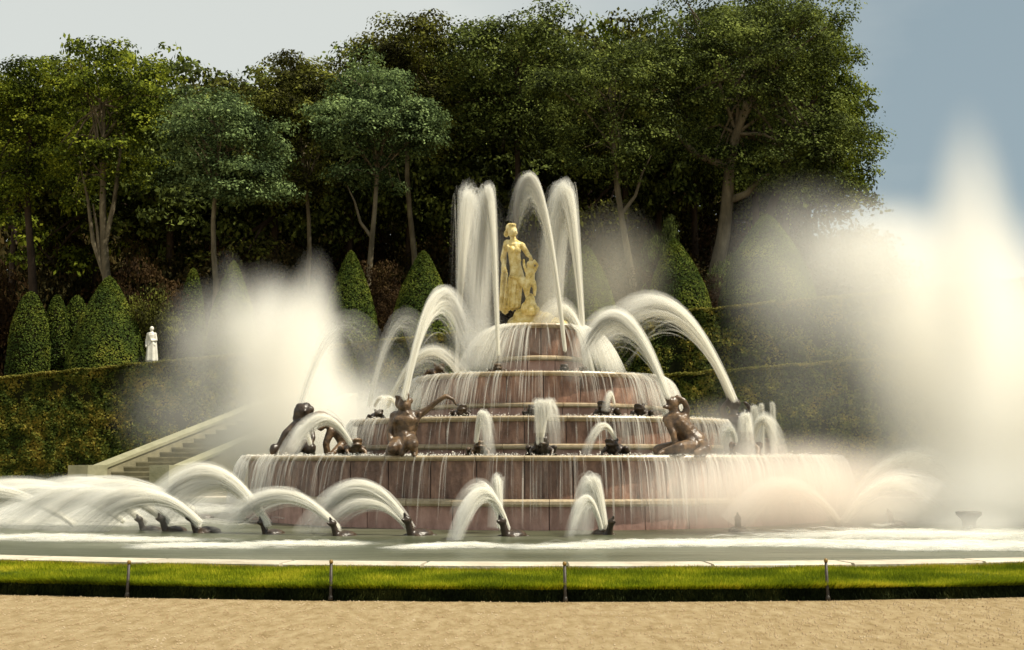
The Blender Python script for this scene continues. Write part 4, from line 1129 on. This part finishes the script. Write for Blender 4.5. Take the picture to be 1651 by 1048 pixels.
jet((1246, 735, 23.0), (1245, 648), 1.1, 0, 2600, .012, .035, 'second thin upright spout at the right end', dens=2.0, fade=.2)
jet((1190, 725, 23.4), (1176, 690), .7, 0, 3500, .02, .1, 'low spout left of the tall frog', dens=1.6, fade=.3)
jet((1215, 700, 23.6), (1216, 655), 1.1, 0, 3000, .02, .07, 'spout right behind the tall frog', dens=1.6, fade=.3)
jet((604, 655, 25.2), (616, 640), .3, -.2, 1800, .012, .04, 'tiny arch at the left end of the second ledge', dens=2.2, fade=.3)
jet((640, 655, 24.4), (626, 640), .3, -.2, 1800, .012, .04, 'tiny arch behind the kneeling man’s head', dens=2.2, fade=.3)
# turtles' jets
TJ = 'low jets of the turtles in the basin'
jet((432, 846, 19.0), (330, 757), 1.0, 1.2, 13000, .02, .13, 'highest low jet, left of the lowest tier', dens=2.0, fade=.7, group=TJ)
jet((430, 844, 19.2), (345, 775), .9, .6, 6000, .02, .10, 'lower twin of the highest low jet at left', dens=1.2, fade=.7, group=TJ)
jet((545, 852, 18.6), (452, 795), .6, .6, 10000, .02, .09, 'low jet in front of the left end of the lowest tier', dens=2.2, fade=.7, group=TJ)
jet((663, 852, 18.7), (580, 782), .8, .5, 12000, .02, .10, 'wide low jet from the turtle below the kneeling man', dens=2.4, fade=.7, group=TJ)
jet((660, 854, 18.7), (590, 808), .5, .2, 6000, .015, .06, 'smaller arch inside the wide low jet', dens=1.8, fade=.7, group=TJ)
jet((819, 853, 18.5), (778, 790), .85, -.9, 10000, .016, .05, 'low jet arching forward near the centre of the basin', dens=3.2, fade=.35, group=TJ)
jet((812, 850, 18.8), (775, 783), .5, 1.0, 5500, .016, .10, 'fainter low jet behind the central one', dens=1.8, fade=.6, group=TJ)
jet((806, 850, 19.2), (802, 768), .8, .3, 3500, .02, .06, 'upright spout behind the central turtle', dens=2.0, fade=.3, group=TJ)
jet((974, 850, 18.9), (955, 772), .9, .1, 7500, .025, .10, 'upright low jet right of centre, curling left', dens=2.6, fade=.4, group=TJ, fan=.1)
jet((970, 852, 18.7), (945, 800), .6, -.5, 4000, .012, .04, 'small thin arch under the upright low jet', dens=1.4, fade=.4, group=TJ)
jet((1350, 838, 19.8), (1268, 782), .65, .3, 11000, .02, .13, 'low arch in front of the right half of the lowest tier', dens=2.6, fade=.3, group=TJ)
jet((1378, 800, 22.6), (1470, 738), .35, -.4, 4500, .03, .16, 'low jet rising into the right spray cloud', dens=1.4, fade=.4, group=TJ)
jet((1362, 838, 20.2), (1450, 772), .25, -.3, 3500, .03, .12, 'lower jet beside the right spray cloud', dens=1.4, fade=.4, group=TJ)
for i, (px, py, ax, ay, Y) in enumerate([(320, 846, 215, 790, 19.3), (312, 822, 190, 778, 22.5), (270, 842, 165, 792, 19.8), (234, 842, 120, 790, 20.2), (322, 842, 240, 800, 19.2), (200, 840, 60, 788, 21.0), (120, 845, -20, 790, 21.0), (260, 820, 140, 776, 24.0), (180, 815, 40, 778, 24.5), (90, 822, -60, 782, 24.0)]):
    jet((px, py, Y), (ax, ay), .75, .4, 8500, .02, .13, ['low jet of the third turtle from the left', 'low jet of the turtle set further back at left', 'low jet of the second turtle from the left', 'low jet of the leftmost turtle',
        'second flatter jet of the third turtle', 'low jet running out to the left edge', 'leftmost nearer low jet, cut by the left edge', 'far low jet behind the second turtle', 'far low jet near the left edge', 'far low jet cut by the left edge'][i], dens=1.8, fade=.6, group=TJ)

# ------------------------------------------------------------------ water falling over the rims
def curtain(R, z1, z0, n_, throw, label, seed, bias, clear):
    th = rng.uniform(0, 2 * PI, n_ * 3)
    dens = np.array([.5 + .9 * mnoise.noise(Vector((math.cos(t) * R * 1.6, math.sin(t) * R * 1.6, seed))) + .5 * mnoise.noise(Vector((math.cos(t) * R * 6, math.sin(t) * R * 6, seed + 7))) + bias * max(0, math.cos(t)) for t in th])
    # the front of each tier runs almost dry, the sides and right end are wet
    xx = R * np.cos(th)
    dry = (np.sin(th) < 0) * np.clip((xx - clear[0]) / .5, 0, 1) * np.clip((clear[1] - xx) / .7, 0, 1)
    th = th[rng.random(n_ * 3) < np.clip(dens, .05, 1) * (1 - clear[2] * dry)][:n_]
    m = len(th); m_ = 7
    H = z1 - z0
    fb = np.clip(.35 + rng.random(m) ** .7, 0, 1); fa = np.where(rng.random(m) < .7, 0, rng.random(m) * .4)
    f = fa[:, None] + np.maximum(.05, fb - fa)[:, None] * np.linspace(0, 1, m_)[None]
    out = throw * np.sqrt(f) * (.55 + .6 * rng.random(m))[:, None]
    r = R + .10 + out
    z = z1 + .015 - H * f
    C_ = np.stack([CX + r * np.cos(th)[:, None], CY + r * np.sin(th)[:, None], z], -1)
    u = np.linspace(0, 1, m_)[None]
    cov = (.07 + .26 * rng.random(m) ** 2)[:, None] * np.clip((1 - u) * 2.5, 0, 1) * np.ones((m, 1)) * np.where(fa[:, None] > 0, np.clip(u * 3, 0, 1), 1)
    wid = (.008 + .03 * rng.random(m) ** 2)[:, None] * np.ones((1, m_))
    tag(link('falling_water', filaments('falling_water', C_, wid, cov), M['silk']), label, 'water', kind='stuff')
curtain(TR[0], TZ[0], WZ, 7500, .30, 'thin sheet of water running over the lowest tier’s rim', 1, .9, (-4.9, 1.9, .86))
curtain(TR[1], TZ[1], TZ[0], 3000, .22, 'thin sheet of water running over the second tier’s rim', 2, .8, (-3.3, 1.4, .85))
curtain(TR[2], TZ[2], TZ[1], 3600, .42, 'thin sheet of water running over the third tier’s rim', 3, .3, (-1.0, 2.0, .8))
curtain(TR[3], TZ[3], TZ[2], 3800, .75, 'dome of water falling from the top tier’s rim', 4, -.2, (-.5, .5, .8))
# white water resting on the ledges
for (R, r2, z, n_) in ((TR[0], TR[1], TZ[0], 6000), (TR[1], TR[2], TZ[1], 3500), (TR[2], TR[3], TZ[2], 2500)):
    th = rng.uniform(0, 2 * PI, n_); rr = rng.uniform(r2 + .1, R + .05, n_)
    Pt = np.stack([CX + rr * np.cos(th), CY + rr * np.sin(th), z + np.abs(rng.normal(size=n_)) * .022], 1)
    D = unit(np.stack([np.cos(th), np.sin(th), rng.normal(size=n_) * .4], 1))
    tag(link('foam', fast_mesh('foam', streaks(Pt, D, .06, .012), 3), M['spray']), 'white splashing water on a ledge of the fountain', 'water', kind='stuff')

# ------------------------------------------------------------------ foam on the pool
def foam_patch(px, py, hw, hd, n_, hz=.02, w=.016):
    k_ = (740.4 - py); Y = -FPX * (CAMZ - WZ) / k_
    x = (px - 825.5) / FPX * Y
    a = rng.normal(size=n_) * hw / FPX * Y * .5; b = rng.normal(size=n_) * hd * .5
    Pt = np.stack([x + a, Y + b + .16 * np.sin(a * 1.1 + px) + .10 * np.sin(a * 2.9 + py), WZ + .006 + np.abs(rng.normal(size=n_)) * hz], 1)
    D = unit(np.stack([np.ones(n_), rng.normal(size=n_) * .12, rng.normal(size=n_) * .01], 1))
    L_n = (.2 + .5 * rng.random(n_))[:, None, None]
    u = np.linspace(-.5, .5, 5)[None, :, None]
    C_ = Pt[:, None, :] + D[:, None, :] * L_n * u
    C_[:, :, 2] += .012 * np.sin(u[:, :, 0] * 9 + rng.random(n_)[:, None] * 6)
    return C_
FC = np.concatenate([foam_patch(*a) for a in (
    (70, 867, 90, .16, 1300), (190, 871, 100, .14, 1400), (315, 882, 70, .12, 1200), (485, 878, 75, .10, 1300), (735, 881, 60, .10, 1300),
    (980, 880, 110, .12, 2300), (1120, 878, 170, .16, 3300), (1260, 875, 190, .2, 3600), (1400, 876, 190, .22, 3600), (1550, 881, 170, .25, 4200), (1480, 864, 200, .5, 2500, .04),
    (90, 842, 220, .9, 2500, .04), (160, 822, 260, 1.6, 2500, .05), (1620, 880, 160, .4, 2000))])
nf_ = len(FC)
cv = np.array([0, .8, 1, .8, 0])[None] * (.10 + .30 * rng.random(nf_))[:, None]
tag(link('foam', filaments('foam', FC, (.012 + .03 * rng.random(nf_))[:, None] * np.ones((1, 5)), cv), M['silk']), 'white foam where the jets strike the pool', 'water', kind='stuff')

# ------------------------------------------------------------------ spray clouds
_ball = None
def puff(parent, px, py, rx, ry, Y, dens, depth=1.0, rot=0, edge=0.0, **kw):
    c = P(px, py, Y); k_ = Y / FPX
    bm = bmesh.new(); bmesh.ops.create_icosphere(bm, subdivisions=3, radius=1.0)
    me = bpy.data.meshes.new('mist'); bm.to_mesh(me); bm.free()
    kw.setdefault('color', (1.0, .985, .945))
    o = link('mist', me, vol_mat('spray_mist', dens, 'ball', edge=edge, **kw), parent, smooth=True)
    o.location = c - parent.location
    o.scale = (rx * k_, rx * k_ * depth, ry * k_)
    o.rotation_euler = (0, rot, 0)
    return o
SG = 'big clouds of spray'
right = empty('spray_cloud', (pu.x, 19.4, WZ)); tag(right, 'huge white cloud of spray with a tall column at the right edge', 'spray', SG)
puff(right, 1568, 470, 92, 350, 20.6, 1.6, nlow=-.2, depth=1.3)
puff(right, 1625, 640, 265, 350, 23.2, 1.0, depth=1.25, nlow=-.3, nscale=1.6)
puff(right, 1560, 790, 240, 120, 22.0, .9, depth=1.0, nlow=0)
puff(right, 1490, 500, 170, 215, 23.5, 1.0, nlow=-.1, depth=1.1, nscale=1.5)
puff(right, 1310, 440, 180, 180, 27.0, .6, nlow=.0, depth=.6)
puff(right, 1410, 400, 130, 110, 22.5, .9, nlow=.0)
puff(right, 1330, 600, 220, 230, 30.0, .11, nlow=.0, depth=.5)
puff(right, 1570, 852, 110, 40, 18.6, 1.1, nlow=.0)
puff(right, 1590, 800, 120, 90, 18.7, .5, nlow=.0)
left = empty('spray_cloud', tuple(P(455, 760, 31))); tag(left, 'white cloud of spray with a pointed top left of the fountain', 'spray', SG)
puff(left, 497, 565, 60, 180, 31, 2.2, nlow=0, rot=.06)
puff(left, 462, 620, 128, 200, 31, 1.7, nlow=0, nscale=2)
puff(left, 425, 530, 95, 120, 31.5, .9, nlow=.15)
puff(left, 345, 545, 105, 110, 32, .5, nlow=.2)
puff(left, 375, 475, 40, 85, 32, .4, nlow=.25, rot=-.15)
puff(left, 510, 680, 180, 110, 31.5, 1.1, nlow=0)
puff(left, 400, 715, 110, 90, 32, 1.0, nlow=0)
puff(left, 320, 660, 160, 130, 34, .24, nlow=0, depth=.6)
lowl = empty('spray_cloud', tuple(P(160, 850, 21.5))); tag(lowl, 'low flat band of spray over the water at the left edge', 'spray', SG)
puff(lowl, 110, 822, 260, 62, 22.5, 1.3, nlow=.2, depth=.6)
puff(lowl, 300, 815, 150, 45, 22.0, .8, nlow=.25, depth=.7)
lowr = empty('spray_cloud', tuple(P(1300, 850, 20))); tag(lowr, 'pinkish veil of spray over the right half of the lowest tier', 'spray', SG)
puff(lowr, 1270, 795, 300, 110, 19.2, 2.6, nlow=.0, depth=.33, color=(1.0, .93, .86))
puff(lowr, 1350, 868, 420, 15, 17.8, .45, nlow=.1, depth=.3, color=(1.0, .95, .9))
puff(lowr, 1400, 830, 150, 60, 19.6, .8, nlow=.15, depth=.6)
mid = empty('spray_cloud', tuple(P(1000, 600, 28.5))); tag(mid, 'thin drifting veil of spray behind the fountain’s upper tiers', 'spray', SG)
puff(mid, 985, 450, 120, 140, 29, .38, nlow=.1, depth=.6, color=(1.0, .95, .82))
puff(mid, 620, 640, 120, 110, 29, .35, nlow=.1, depth=.6)
puff(mid, 770, 560, 75, 70, 25.3, .9, nlow=.1, depth=.6)
puff(mid, 775, 430, 60, 160, 25.2, .45, nlow=.1, depth=.6)
puff(mid, 870, 440, 90, 130, 25.8, .22, nlow=.1, depth=.6)
puff(mid, 1150, 690, 90, 60, 24.4, .6, nlow=.2, depth=.7)
